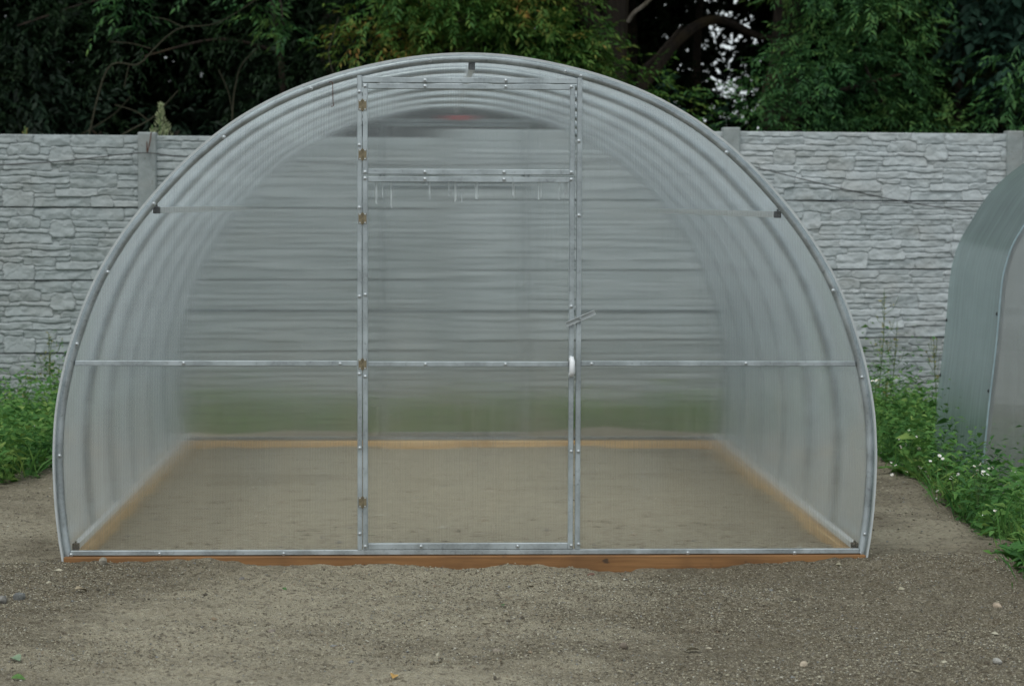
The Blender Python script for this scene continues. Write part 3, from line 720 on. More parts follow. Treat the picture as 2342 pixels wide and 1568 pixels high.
# ------------------------------------------------------------------ second, smaller greenhouse at the right
Y2 = 2.75; L2 = 1.06
pp = [(2234, 1150), (2240, 1100), (2248.6, 1030), (2259, 925), (2275, 794), (2288, 652), (2299, 600), (2314, 557.6), (2342, 510), (2380, 450), (2425, 402), (2480, 362), (2560, 322), (2650, 298), (2735, 290)]
h2 = [at(x, y, Y2) for x, y in pp]; xc2 = float(h2[-1][0]); zb2 = -.21
half2 = [(abs(float(p[0]) - xc2), float(p[2]) - zb2) for p in h2]; half2[0] = (half2[0][0], 0.)
half2[-1] = (0., half2[-1][1])
G2 = empty('greenhouse', (xc2, Y2, zb2), 'smaller greenish arched greenhouse cut by the right edge of the photo', 'greenhouse')
P2 = profile(half2, 0, 4)
TRIM2 = m_plain('pale_blue_edge', (.27, .36, .40), .5, 0, .1)
sheet('roof_cover', P2, .006, -.01, L2, COVER_G, G2)
pth = profile(half2, -.021)
for yy in (.016, L2 - .02): link('arch', MB().tube([(x, 0, max(z, .002)) for x, z in pth], .0125, 8).mesh('arch', GALV_D, True), G2, (0, yy, 0))
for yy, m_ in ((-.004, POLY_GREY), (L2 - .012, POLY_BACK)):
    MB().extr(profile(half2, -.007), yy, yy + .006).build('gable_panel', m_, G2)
sheet('edge_trim', profile(half2, .001), .008, -.0135, -.0102, TRIM2, G2)
for (px, py, yy) in ((2172, 715, L2 - .02), (2155, 868, L2 - .02), (2275, 720, .012), (2253, 900, .012)):
    w = at(px, py, Y2 + yy); zz = float(w[2]) - zb2
    q = min((p for p in P2 if p[0] < 0), key=lambda p: abs(p[1] - zz))
    link('screw', MB().lathe([(.011, 0), (.009, .003), (.003, .006)], 8).mesh('screw', BLACK, True), G2, (q[0] - .0005, yy, q[1]), (0, -PI / 2, 0))
for sx in (-1, 1):
    MB().box(sx * half2[0][0] - .03 - .0, sx * half2[0][0] + .03, -.02, L2 + .02, -.12, -.001, .003).build('timber_beam', WOOD_S, G2)

# ------------------------------------------------------------------ foliage generator
def norm(v): return v / (np.linalg.norm(v, axis=-1, keepdims=True) + 1e-9)
def leaf_mesh(name, base, dirn, nor, ln, wd, mat, fold=.25, droop=.2):
    """base, dirn, nor (n,3); ln, wd (n,): pointed leaves folded along the midrib"""
    n = len(base); side = norm(np.cross(dirn, nor)); nor = norm(np.cross(side, dirn))
    dz = np.zeros((n, 3)); dz[:, 2] = -1
    L = ln[:, None]; W = wd[:, None]
    p0 = base; pm = base + dirn * L * .45 + nor * (-fold) * W * .5; tip = base + dirn * L + dz * L * droop
    pl = base + dirn * L * .42 + side * W * .5; pr = base + dirn * L * .42 - side * W * .5
    v = np.stack([p0, pl, tip, pr, pm], 1).reshape(-1, 3)
    f = np.array([(0, 4, 1), (1, 4, 2), (0, 3, 4), (3, 2, 4)])[None] + (np.arange(n) * 5)[:, None, None]
    return v, f.reshape(-1, 3)
def sprays(cent, axis, length, k, ll, rs, droop=.5, spread=55):
    """pinnate sprays: returns leaf base, direction, normal, length, width"""
    n = len(cent); t = (np.arange(k) + 1) / k
    up = np.tile(np.array([0, 0, 1.]), (n, 1)) + rs.normal(0, .25, (n, 3))
    side = norm(np.cross(axis, up)); nr = norm(np.cross(side, axis))
    B = cent[:, None] + axis[:, None] * (length[:, None] * t)[:, :, None]
    B = B - np.array([0, 0, 1.]) * ((length[:, None] * t ** 2) * droop * .6)[:, :, None]
    sg = np.where(np.arange(k) % 2 == 0, 1., -1.)[None, :, None]
    a = R(spread) * rs.uniform(.6, 1.2, (n, k, 1)); a[:, -1] *= .15
    D = axis[:, None] * np.cos(a) + side[:, None] * sg * np.sin(a)
    D = D + rs.normal(0, .16, D.shape); D[:, :, 2] -= droop * .7
    D = norm(D)
    NN = norm(nr[:, None] + rs.normal(0, .3, D.shape))
    ln = ll * rs.uniform(.6, 1.25, (n, k)); 
    return B.reshape(-1, 3), D.reshape(-1, 3), NN.reshape(-1, 3), ln.ravel(), (ln * rs.uniform(.26, .40, ln.shape)).ravel()
def crown(blobs, nper, rs, ll=.09, k=9, slen=.34, shell=.55, droop=.5, keep=None):
    cs, ax = [], []
    for (c, r) in blobs:
        c = np.array(c, float); rad = np.array(r if hasattr(r, '__len__') else (r, r, r * .75), float)
        m = max(4, int(nper * (rad[0] * rad[2]) ** 1.0))
        d = norm(rs.normal(0, 1, (m, 3))); q = shell + (1 - shell) * rs.rand(m, 1) ** .6
        cs.append(c + d * rad * q); a = d * np.array([1, 1, .5]) + rs.normal(0, .4, (m, 3)); ax.append(norm(a))
    cs = np.concatenate(cs); ax = np.concatenate(ax)
    if keep is not None:
        kk = keep(cs); cs, ax = cs[kk], ax[kk]
    return sprays(cs, ax, slen * rs.uniform(.6, 1.3, len(cs)), k, ll, rs, droop)
LEAF_G = m_leaf('box_elder_leaf', [(0, (.014, .046, .018)), (.35, (.034, .105, .036)), (.7, (.078, .19, .055)), (1, (.15, .265, .068))])
LEAF_Y = m_leaf('turning_leaf', [(0, (.03, .10, .024)), (.35, (.065, .165, .034)), (.62, (.115, .21, .042)), (.82, (.19, .23, .05)), (.94, (.34, .23, .055)), (1, (.32, .17, .05))], scale=1.4)
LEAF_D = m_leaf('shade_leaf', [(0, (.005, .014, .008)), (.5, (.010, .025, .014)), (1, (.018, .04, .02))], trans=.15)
LEAF_B = m_leaf('bluish_leaf', [(0, (.02, .05, .035)), (.5, (.035, .085, .06)), (1, (.05, .11, .075))])
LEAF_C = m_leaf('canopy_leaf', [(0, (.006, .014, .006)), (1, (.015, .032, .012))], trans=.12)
WEED = m_leaf('weed_leaf', [(0, (.03, .10, .026)), (.4, (.066, .185, .042)), (.75, (.125, .26, .058)), (1, (.23, .34, .085))], scale=2.5)
STRAW = m_leaf('seed_head', [(0, (.20, .23, .08)), (.6, (.30, .28, .10)), (1, (.40, .33, .13))], trans=.2)
MUG = m_leaf('pale_mugwort', [(0, (.26, .32, .17)), (.5, (.38, .43, .25)), (1, (.50, .53, .33))], trans=.3)
BARK = m_bark('dark_bark', (.018, .013, .010), (.045, .033, .024))
BARK_P = m_bark('pale_dead_wood', (.20, .17, .14), (.34, .30, .26))
TWIG = m_plain('olive_twig', (.026, .025, .010), .8)
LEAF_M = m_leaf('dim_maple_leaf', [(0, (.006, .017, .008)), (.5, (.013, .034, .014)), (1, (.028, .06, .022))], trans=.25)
PETAL = m_plain('white_petal', (.80, .80, .78), .6, 0, .03); YOLK = m_plain('yellow_disc', (.55, .38, .05), .7)
STEM = m_plain('green_stem', (.07, .13, .035), .7)

GZ0 = -.25
def wob_path(pts, k=5): return catmull([tuple(map(float, p)) for p in pts], k)
def tree(name, base, label, trunk, limbs, crown_data, mat, bark=BARK, group='trees behind the concrete fence', extra=None):
    """base: ground point; trunk: list of (point, radius); limbs: list of lists of (point, radius); all in world coordinates"""
    e = empty(name, base, label, 'tree', group); off = base
    m = MB()
    for br in [trunk] + limbs:
        P = wob_path([q[0] for q in br], 5); rr = np.interp(np.linspace(0, len(br) - 1, len(P)), range(len(br)), [q[1] for q in br])
        m.tube(P, list(rr), 8)
    m.build('trunk', bark, e, True, off)
    for cdt in crown_data:
        b, d, n, ln, wd = cdt
        v, f = leaf_mesh('crown', b - np.array(off), d, n, ln, wd, mat)
        link('crown', npmesh('crown', v, f, mat), e)
    if extra: extra(e, off)
    return e
def P3(x, y, Y): return tuple(float(q) for q in at(x, y, Y))

# tall trees whose shade makes the wood dark: one crown shared by all the copies
rs = np.random.RandomState(12)
canopy = [((rs.uniform(-2.4, 2.4), rs.uniform(-2.2, 2.2), rs.uniform(4.6, 9.5)), (rs.uniform(1.1, 1.6),) * 2 + (rs.uniform(.8, 1.2),)) for _ in range(26)]
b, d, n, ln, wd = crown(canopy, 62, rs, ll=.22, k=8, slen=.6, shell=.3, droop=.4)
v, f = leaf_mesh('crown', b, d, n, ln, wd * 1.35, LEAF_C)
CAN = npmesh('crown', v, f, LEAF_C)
tm = MB()
tp = [((0, 0, -.4), .19), ((.05, .02, 1.5), .155), ((-.06, .05, 3.5), .13), ((.1, 0, 6), .09), ((0, .1, 8.5), .04)]
tm.tube(wob_path([q[0] for q in tp], 5), list(np.interp(np.linspace(0, 4, 21), range(5), [q[1] for q in tp])), 9)
for a in range(7):
    an = a * 2.4; z0 = 3.6 + a * .55
    tm.tube(wob_path([(0, 0, z0), (math.cos(an) * 1.1, math.sin(an) * 1.1, z0 + .5), (math.cos(an) * 2.3, math.sin(an) * 2.3, z0 + .9)], 4), list(np.linspace(.06, .02, 9)), 6)
TRK = tm.mesh('trunk', BARK, True)
spots = [(-8.4, 13.4, 0), (-5.2, 12.6, 1.1), (-1.05, 14.6, 2.3), (.2, 13.2, 3.9), (6.6, 12.6, 5.2), (9.6, 12.0, .6), (-10.5, 16.6, 2), (-7.2, 16.2, 4.2), (-5.3, 17.4, 5.5), (-.9, 17.3, .9), (2.1, 17.5, 3.0),
         (8.0, 17.2, 1.7), (11.2, 16.5, 4.6), (3.3, 13.2, 2.7)]
lab = ['thin dark trunked tree deep in the shade at the far left', 'dark trunked tree in the shade above the left fence post', 'slim dark trunk in the black shade left of the arch', 'dark tree in the shade behind the top of the arch',
       'dark tree right of the pointed leaf maple over the right fence', 'dark tree rising at the far right above the fence', '', '', '', '', '', '', '', 'dark trunk in the wood just right of the big forked trunk']
back_lab = 'tall shade tree hidden deep in the dark wood'
for i, (x, y, a) in enumerate(spots):
    e = empty('shade_tree', (x, y, GZ0), lab[i] or back_lab, 'tree', 'tall shade trees of the wood' if lab[i] else 'deep shade trees of the wood', rz=a)
    s = random.uniform(.92, 1.1); e.scale = (s, s, random.uniform(.97, 1.12))
    link('trunk', TRK, e); link('crown', CAN, e)

# the far wood as one mass, thin where the sky shows through
rs = np.random.RandomState(31)
def gap(p):                                                    # true = keep
    dd = p[:, 1] - CAMP[1]; pxx = 968 + (p[:, 0] - CAMP[0]) / dd * F; pyy = 465 - (p[:, 2] - CAMP[2]) / dd * F
    g1 = np.exp(-((pxx - 1655) / 90) ** 2 - ((pyy - 90) / 150) ** 2) + .6 * np.exp(-((pxx - 2010) / 60) ** 2 - ((pyy + 10) / 60) ** 2) + .5 * np.exp(-((pxx - 1700) / 70) ** 2 - ((pyy - 240) / 60) ** 2)
    return rs.rand(len(p)) > np.clip(g1 * 1.5, 0, .93)
N_ = 62000
cs = np.stack([rs.uniform(-17, 19, N_), rs.uniform(19.5, 27, N_), -.4 + 9.5 * rs.rand(N_) ** 1.25], -1)
cs = cs[gap(cs)]
b, d, n, ln, wd = sprays(cs, norm(rs.normal(0, 1, cs.shape)), rs.uniform(.4, .8, len(cs)), 6, .27, rs, .4)
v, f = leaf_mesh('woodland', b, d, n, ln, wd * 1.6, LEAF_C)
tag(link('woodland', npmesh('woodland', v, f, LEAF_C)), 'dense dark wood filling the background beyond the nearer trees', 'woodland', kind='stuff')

# the forked trunk with the lit, turning crown over the arch
rs = np.random.RandomState(41)
YT = 11.3
bx, by, bz = P3(1408, 900, YT)
trunk = [((bx + .05, YT, GZ0 - .2), .17), ((bx + .02, YT, .8), .14), (P3(1405, 250, YT), .125), (P3(1402, 130, YT), .125), (P3(1408, 20, YT), .11), (P3(1420, -120, YT), .09), (P3(1440, -500, YT + .3), .05)]
limbs = [[(P3(1402, 150, YT), .09), (P3(1360, 60, YT - .1), .095), (P3(1318, -20, YT - .2), .085), (P3(1250, -160, YT - .4), .06), (P3(1180, -330, YT - .6), .03)],
         [(P3(1425, 260, YT + .2), .05), (P3(1490, 170, YT + .5), .06), (P3(1560, 85, YT + .8), .055), (P3(1640, 45, YT + 1), .045), (P3(1740, 85, YT + 1.2), .03), (P3(1830, 90, YT + 1.3), .02)],
         [(P3(1475, 310, YT + .3), .03), (P3(1462, 180, YT + .3), .024), (P3(1500, 130, YT + .3), .02), (P3(1560, 60, YT + .3), .012)]]
B_ = []
for (x, y, r) in ((880, 30, .40), (850, 85, .34), (820, 130, .16), (930, -30, .4), (985, 60, .42), (1010, 105, .36), (1060, 15, .48), (1090, 95, .46), (1130, 150, .42), (1160, 50, .5), (1190, 120, .44), (1240, 60, .46), (1260, 150, .42), (1300, 110, .36), (1320, 160, .30), (1230, -30, .5), (1120, -50, .5), (1010, -60, .5),
                  (1395, 150, .22), (1420, 195, .25), (1470, 215, .25), (1500, 250, .22), (1380, 205, .3), (1345, 60, .18), (1540, 235, .18), (1560, 270, .2)):
    B_.append((P3(x, y, 10.3 + rs.uniform(-.35, .35)), r))
for (x, y, r) in ((900, -220, .8), (1080, -260, .9), (1260, -260, .9)):
    B_.append((P3(x, y, 10.6), r))
cr = crown(B_, 560, rs, ll=.066, k=11, slen=.25, shell=.35, droop=.32)
def dead(e, off):
    MB().tube([tuple(Vector(p) - Vector(off)) for p in wob_path([P3(1436, 50, YT - .35), P3(1450, 30, YT - .4), P3(1478, 8, YT - .45), P3(1510, -30, YT - .5)])], .018, 7).build('dead_branch', BARK_P, e)
tree('maple_tree', (bx, YT, GZ0), 'forked dark trunk with a crown of yellowing leaves over the top of the arch', trunk, limbs, [cr], LEAF_Y, extra=dead)

# right: box elder with long pointed leaflets, layered sprays leaning over the fence
rs = np.random.RandomState(52)
YB = 10.3
B_ = []
for (x, y, r) in ((1735, 225, .26), (1730, 270, .26), (1785, 130, .28), (1790, 185, .4), (1810, 245, .38), (1850, 110, .42), (1860, 180, .44), (1880, 250, .42), (1900, 50, .44), (1930, 130, .46), (1950, 200, .44), (1970, 265, .42), (1985, 70, .45), (2020, 140, .46), (2040, 215, .4), (2060, 280, .38),
                  (2085, 235, .32), (2120, 260, .30), (2150, 285, .24), (1830, 295, .28), (1900, 292, .3), (1990, 0, .45), (1880, -30, .5), (2060, 60, .4), (2090, 150, .34), (1655, 225, .16), (1660, 280, .18)):
    B_.append((P3(x, y, YB + rs.uniform(-.8, .5)), (r * .8, r * .7, r * .42)))
for (x, y, r) in ((1900, -150, .8), (2040, -130, .8), (2000, -320, 1.)): B_.append((P3(x, y, YB + .3), r))
cr = crown(B_, 900, rs, ll=.062, k=11, slen=.24, shell=.4, droop=.22)
bx2 = P3(1775, 300, YB + .7)[0]
trunk = [((bx2 + .1, YB + .7, GZ0 - .2), .11), (P3(1760, 290, YB + .7), .075), (P3(1775, 160, YB + .7), .07), (P3(1785, 40, YB + .7), .065), (P3(1800, -200, YB + .7), .03)]
limbs = [[(P3(1770, 290, YB + .6), .04), (P3(1850, 230, YB + .3), .03), (P3(1950, 200, YB), .02), (P3(2060, 170, YB - .2), .008)], [(P3(2080, 330, YB + .4), .035), (P3(2040, 270, YB + .1), .025), (P3(1990, 180, YB), .014), (P3(1950, 60, YB - .1), .008)]]
tree('box_elder', (bx2 + .1, YB + .7, GZ0), 'bushy green tree with pointed leaves leaning over the right fence bay', trunk, limbs, [cr], LEAF_G)

# behind it, a browner, darker one; and the bluish round-leaved one at the far right edge
rs = np.random.RandomState(63)
B_ = [(P3(x + rs.uniform(-15, 15), y, 12.6 + rs.uniform(-.5, .5)), r) for (x, y, r) in
      ((2120, 20, .5), (2180, 60, .5), (2120, 120, .45), (2200, 150, .5), (2170, 220, .5), (2240, 240, .5), (2240, 90, .45), (2100, -80, .7), (2230, -60, .7), (2200, 300, .4), (2290, 290, .4), (2310, 200, .4), (2060, -20, .5), (2140, 180, .4), (2300, 120, .4))]
cr = crown(B_, 380, rs, ll=.08, k=9, slen=.28, shell=.3)
x3 = P3(2195, 300, 12.2)[0]
tree('box_elder', (x3, 12.2, GZ0), 'dim olive green tree with a thin crooked trunk behind the right fence', [((x3, 12.2, GZ0 - .2), .05), (P3(2190, 250, 12.2), .035), (P3(2205, 130, 12.2), .03), (P3(2196, 20, 12.2), .028), (P3(2190, -150, 12.2), .02)], [], [cr],
     m_leaf('olive_leaf', [(0, (.018, .035, .012)), (.5, (.035, .06, .018)), (.85, (.06, .075, .02)), (1, (.09, .07, .025))]))
rs = np.random.RandomState(64)
B_ = [(P3(x, y, 11.0 + rs.uniform(-.3, .3)), r) for (x, y, r) in ((2250, 30, .3), (2290, 60, .34), (2330, 40, .4), (2320, 100, .34), (2275, 110, .26), (2350, 150, .4), (2300, -20, .4), (2380, 60, .5), (2400, 200, .5), (2240, -30, .3), (2400, -100, .8))]
cr = crown(B_, 210, rs, ll=.12, k=7, slen=.3, shell=.4)
cr = cr[:4] + (cr[4] * 1.7,)
x4 = P3(2400, 300, 11.2)[0]
tree('broadleaf_tree', (x4, 11.2, GZ0), 'dark bluish broad leaved tree in the upper right corner', [((x4, 11.2, GZ0 - .2), .12), (P3(2400, 200, 11.2), .09), (P3(2390, 0, 11.2), .07), (P3(2380, -200, 11.2), .04)], [], [cr], LEAF_B)
rs = np.random.RandomState(65)
B_ = [(P3(x, y, 9.8 + rs.uniform(-.2, .2)), r) for (x, y, r) in ((2330, 110, .22), (2340, 165, .2), (2290, 240, .16), (2325, 290, .24), (2350, 240, .24), (2270, 295, .16), (2400, 160, .3), (2400, 280, .3))]
cr = crown(B_, 380, rs, ll=.08, k=9, slen=.25, shell=.4)
x5 = P3(2420, 300, 9.9)[0]
tree('young_maple', (x5, 9.9, GZ0), 'young bright green tree at the right edge just behind the fence', [((x5, 9.9, GZ0 - .2), .035), (P3(2420, 250, 9.9), .03), (P3(2400, 100, 9.9), .015)], [[(P3(2420, 290, 9.9), .02), (P3(2340, 240, 9.8), .01)]], [cr], LEAF_G)

# left: hanging sprigs, arching bare stems and dim undergrowth in the shade
rs = np.random.RandomState(71)
B_ = [(P3(x, y, 10.0 + rs.uniform(-.2, .2)), r) for (x, y, r) in ((590, 5, .17), (605, 40, .15), (640, 35, .15), (655, 70, .13), (672, 95, .09), (270, 10, .18), (295, 35, .16), (315, 65, .10), (620, -70, .2), (280, -80, .2), (470, -60, .15))]
cr = crown(B_, 420, rs, ll=.075, k=9, slen=.2, shell=.3, droop=.6)
x6 = P3(-90, 300, 11.0)[0]
tree('maple_tree', (x6, 11.0, GZ0), 'maple with bright sprigs hanging into the dark at the top left', [((x6, 11., GZ0 - .2), .05), (P3(-80, 250, 11.), .05), (P3(-70, 60, 10.9), .045), (P3(-60, -150, 10.8), .04), (P3(-40, -400, 10.8), .03)],
     [[(P3(-60, -150, 10.8), .03), (P3(250, -190, 10.4), .022), (P3(590, -70, 10.1), .012), (P3(650, 60, 10.), .004)], [(P3(-65, -60, 10.8), .03), (P3(150, -110, 10.4), .015), (P3(290, 0, 10.1), .006)]], [cr], LEAF_G)
rs = np.random.RandomState(75)
B_ = [(P3(rs.uniform(-60, 860), rs.uniform(-60, 290) * (1 if q % 3 else .5), rs.uniform(11.2, 13)), rs.uniform(.22, .42)) for q in range(70)]
cr = crown(B_, 240, rs, ll=.066, k=10, slen=.27, shell=.3, droop=.6)
x7 = P3(640, 300, 12.2)[0]
tree('maple_tree', (x7, 12.2, GZ0), 'dim maple filling the shade from the far left to the arch', [((x7, 12.2, GZ0 - .2), .05), (P3(648, 250, 12.2), .035), (P3(630, 60, 12.2), .03), (P3(600, -160, 12.2), .03)],
     [[(P3(636, 120, 12.2), .02), (P3(500, 90, 12.), .014), (P3(330, 130, 11.8), .008)], [(P3(615, -60, 12.2), .02), (P3(300, -20, 12.), .015), (P3(40, 60, 11.8), .008)]], [cr], LEAF_M)
rs = np.random.RandomState(76)
B_ = [(P3(rs.uniform(1530, 1760), rs.uniform(-20, 290), rs.uniform(14, 15.5)), rs.uniform(.2, .4)) for q in range(24)]
cr = crown(B_, 250, rs, ll=.08, k=7, slen=.28, shell=.2, droop=.5)
x8 = P3(1590, 300, 14.8)[0]
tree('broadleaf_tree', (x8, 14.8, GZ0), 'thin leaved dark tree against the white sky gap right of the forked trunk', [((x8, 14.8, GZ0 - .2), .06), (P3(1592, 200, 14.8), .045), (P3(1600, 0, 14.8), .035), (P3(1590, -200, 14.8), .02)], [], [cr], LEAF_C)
def vine(px, Y, r, label, twigs=()):
    m = MB(); P = wob_path([P3(x, y, Y) for x, y in px], 6); m.tube(P, list(np.linspace(r * .75, r * .35, len(P))), 6)
    for tw in twigs: m.tube(wob_path([P3(x, y, Y) for x, y in tw], 5), r * .4, 5)
    tag(m.build('bare_branch', TWIG), label, 'branch', 'bare arching stems in the shade')
vine([(196, 345), (245, 160), (315, 148), (355, 110), (385, 82), (420, 63), (500, 52), (600, -10)], 9.9, .011, 'long bare arching stem in the dark upper left', [((295, 150), (288, 180), (284, 200)), ((345, 112), (300, 100), (250, 96)), ((420, 63), (380, 45), (345, 40))])
vine([(230, 340), (290, 303), (338, 277), (365, 255), (385, 232), (408, 207)], 9.6, .011, 'short olive stem rising steeply left of the seed plume', [((340, 277), (310, 255), (262, 240))])
vine([(525, 320), (530, 290), (533, 240), (538, 200), (552, 150), (590, 110)], 10.2, .012, 'thin grey sapling stem just left of the arch', [((532, 260), (522, 210), (500, 160)), ((536, 290), (590, 250), (700, 195))])
vine([(766, 175), (758, 155), (752, 120), (762, 80), (775, 40)], 9.5, .009, 'thin grey stem rising behind the top left of the arch')
vine([(150, 330), (200, 300), (260, 262), (300, 220)], 10.4, .008, 'faint straight stem low in the shade at the left')
rs = np.random.RandomState(72)
def bush(name, px, Y, label, mat, n, seed, ll=.1):
    rs = np.random.RandomState(seed)
    x0 = np.mean([p[0] for p in px]); bx_ = P3(x0, 300, Y)[0]
    B_ = [(P3(x, y, Y + rs.uniform(-.4, .4)), r) for x, y, r in px] + [((bx_ + rs.uniform(-.6, .6), Y + rs.uniform(-.4, .4), z), .5) for z in (.3, .8, 1.3)]
    cr = crown(B_, n, rs, ll=ll, k=8, slen=.3, shell=.3)
    e = empty(name, (bx_, Y, GZ0), label, 'shrub', 'shrubs under the trees behind the fence')
    m = MB()
    for q in range(5):
        m.tube(wob_path([(bx_ + rs.uniform(-.1, .1), Y, GZ0 - .1), (bx_ + rs.uniform(-.4, .4), Y, .9), (bx_ + rs.uniform(-.8, .8), Y + rs.uniform(-.3, .3), 1.9)], 4), list(np.linspace(.025, .008, 9)), 5)
    m.build('stem', BARK, e, False, (bx_, Y, GZ0))
    v, f = leaf_mesh('foliage', cr[0] - np.array((bx_, Y, GZ0)), cr[1], cr[2], cr[3], cr[4] * 1.2, mat)
    link('foliage', npmesh('foliage', v, f, mat), e)
bush('shrub', [(20, 190, .4), (70, 220, .4), (40, 260, .4), (110, 260, .35), (0, 120, .4), (130, 300, .3)], 11.6, 'dim bluish shrub in the shade at the far left', LEAF_D, 210, 81)
bush('shrub', [(260, 300, .3), (320, 290, .3), (400, 300, .3), (470, 290, .3)], 11.2, 'low dark shrub showing above the left fence beside the seed plume', LEAF_D, 180, 82)
bush('shrub', [(560, 240, .4), (640, 200, .4), (700, 160, .35), (600, 280, .4), (520, 200, .3)], 13, 'dark shrub in the shade left of the arch', LEAF_D, 180, 83)
bush('shrub', [(1480, 285, .3), (1540, 300, .22), (1590, 305, .2), (1440, 240, .25), (1520, 230, .2)], 10.6, 'dim broad leaved shrub right of the arch under the sky gap', LEAF_B, 200, 84, .12)
bush('shrub', [(2220, 285, .3), (2260, 270, .25), (2180, 300, .25)], 11.6, 'low dark shrub behind the far right fence bay', LEAF_D, 190, 85)

# seed plume and small tips showing over the fence
def plume(px, y0, y1, wid, Y, label, n, mat, seed):
    rs = np.random.RandomState(seed); a = np.array(P3(px, y1, Y)); top = np.array(P3(px + 2, y0, Y))
    base = (a[0], Y, GZ0); e = empty('mugwort', base, label, 'plant', 'weeds showing over the top of the fence')
    MB().tube(wob_path([(0, 0, -.1), (.02, 0, 1.2), tuple(a - np.array(base)), tuple(top - np.array(base))], 4), [.006] * 10 + [.003] * 3, 5).build('stem', STEM, e)
    t = rs.rand(n) ** .8; c = a[None] + (top - a)[None] * t[:, None]; w_ = wid * (1 - t) ** .8
    an = rs.rand(n) * 2 * PI; rad = w_ * rs.rand(n) ** .5
    c = c + np.stack([np.cos(an) * rad, np.sin(an) * rad * .6, -rad * .3 * rs.rand(n)], -1) - np.array(base)
    d = norm(np.stack([np.cos(an) * .5, np.sin(an) * .5, .9 + 0 * an], -1) + rs.normal(0, .25, (n, 3)))
    ln = rs.uniform(.014, .034, n)
    v, f = leaf_mesh('plume', c, d, norm(rs.normal(0, 1, (n, 3))), ln, ln * .34, mat, droop=0)
    link('plume', npmesh('plume', v, f, mat), e)
plume(366, 240, 312, .062, 7.62, 'pale green feathery seed plume standing above the left fence post', 300, MUG, 1)
plume(348, 292, 312, .02, 7.6, 'tiny pale tip beside the feathery plume above the post', 40, MUG, 2)
plume(57, 297, 312, .012, 7.5, 'tiny pale weed tip over the fence at the far left', 26, STRAW, 3)
plume(380, 285, 312, .05, 7.66, 'short pale side plume right of the tall plume', 90, MUG, 5)

# ------------------------------------------------------------------ weeds
def gz(x, y): return ground_z(np.asarray(x), np.asarray(y))[0]
def weed_patch(name, n, xf, yf, hmin, hmax, label, seed, ll=.066, ok=None):
    rs = np.random.RandomState(seed)
    x = xf(rs, n); y = yf(rs, n)
    if ok is not None: k = ok(x, y, rs); x, y = x[k], y[k]; n = len(x)
    z = gz(x, y); h = (hmin + (hmax - hmin) * rs.rand(n)) * (.55 + .9 * np.clip(fbm(x * 1.6, y * 1.6, seed, 2) + .5, 0, 1))
    # leafy stems
    k = 9; t = (np.arange(k) + .5) / k
    lean = rs.normal(0, .22, (n, 2))
    B = np.stack([x[:, None] + lean[:, :1] * h[:, None] * t ** 1.5, y[:, None] + lean[:, 1:] * h[:, None] * t ** 1.5, z[:, None] + h[:, None] * t], -1)
    an = rs.rand(n, k) * 2 * PI; el = rs.uniform(-.2, .8, (n, k))
    D = np.stack([np.cos(an) * np.cos(el), np.sin(an) * np.cos(el), np.sin(el)], -1)
    NN = norm(np.stack([0 * an, 0 * an, 1 + 0 * an], -1) + rs.normal(0, .35, D.shape))
    ln = ll * rs.uniform(.5, 1.5, (n, k)) * (1.15 - .5 * t); wd = ln * (rs.uniform(.13, .55, (n, 1)))
    v1, f1 = leaf_mesh(name, B.reshape(-1, 3), norm(D).reshape(-1, 3), NN.reshape(-1, 3), ln.ravel(), wd.ravel(), WEED, droop=.3)
    # grass blades
    m = int(n * 1.5); q = rs.randint(0, n, m); bx = x[q] + rs.normal(0, .06, m); by = y[q] + rs.normal(0, .06, m)
    bd = norm(np.stack([rs.normal(0, .45, m), rs.normal(0, .45, m), np.ones(m)], -1)); bl = rs.uniform(.09, .30, m) * (hmax / .42)
    v2, f2 = leaf_mesh(name, np.stack([bx, by, gz(bx, by)], -1), bd, norm(rs.normal(0, 1, (m, 3))), bl, bl * .03 + .003, WEED, droop=.25)
    v = np.concatenate([v1, v2]); f = np.concatenate([f1, f2 + len(v1)])
    tag(link(name, npmesh(name, v, f, WEED)), label, 'weeds', kind='stuff')
RIM = [atz(px, py, -.07) for px, py in ((2342, 1335), (2260, 1255), (2190, 1188), (2090, 1112), (2040, 1085), (2000, 1058))]
print('rim', [(round(float(p[0]), 2), round(float(p[1]), 2)) for p in RIM])
def edge_x(y): return np.interp(y, [float(p[1]) for p in RIM], [float(p[0]) for p in RIM]) + .03 * np.sin(y * 9.)
weed_patch('weeds', 4600, lambda r, n: 1.85 + 1.5 * r.rand(n), lambda r, n: r.uniform(-.5, 7.6, n), .12, .40, 'lush green weeds growing between the two greenhouses', 91,
           ok=lambda x, y, r: (x > edge_x(y) + .0 + .10 * r.rand(len(x))) & ~((x > xc2 - half2[5][0] - .02) & (y > Y2 - .12) & ((y < Y2 + .12) | (x < xc2 - half2[5][0] + .16)) & (y < Y2 + L2 + .1)))
weed_patch('weeds', 3300, lambda r, n: -1.95 - 1.8 * r.rand(n), lambda r, n: r.uniform(2.2, 7.1, n), .12, .42, 'green weeds on the slope left of the greenhouse', 92,
           ok=lambda x, y, r: (-x > 2.0 + .16 * np.clip(3.4 - y, 0, 2)) | (y > 4.6))
weed_patch('weeds', 2000, lambda r, n: r.uniform(-2.2, 2.6, n), lambda r, n: r.uniform(5.2, 7.6, n), .12, .34, 'green weeds behind the greenhouse below the fence', 93)
weed_patch('weeds', 420, lambda r, n: r.uniform(1.9, 3.1, n), lambda r, n: r.uniform(5.2, 7.2, n), .35, .62, 'taller leafy weeds at the foot of the right fence bay', 95, ll=.055)
weed_patch('weeds', 380, lambda r, n: r.uniform(-3.6, -1.9, n), lambda r, n: r.uniform(4.6, 6.9, n), .32, .56, 'taller leafy weeds at the foot of the left fence bay', 96, ll=.055)
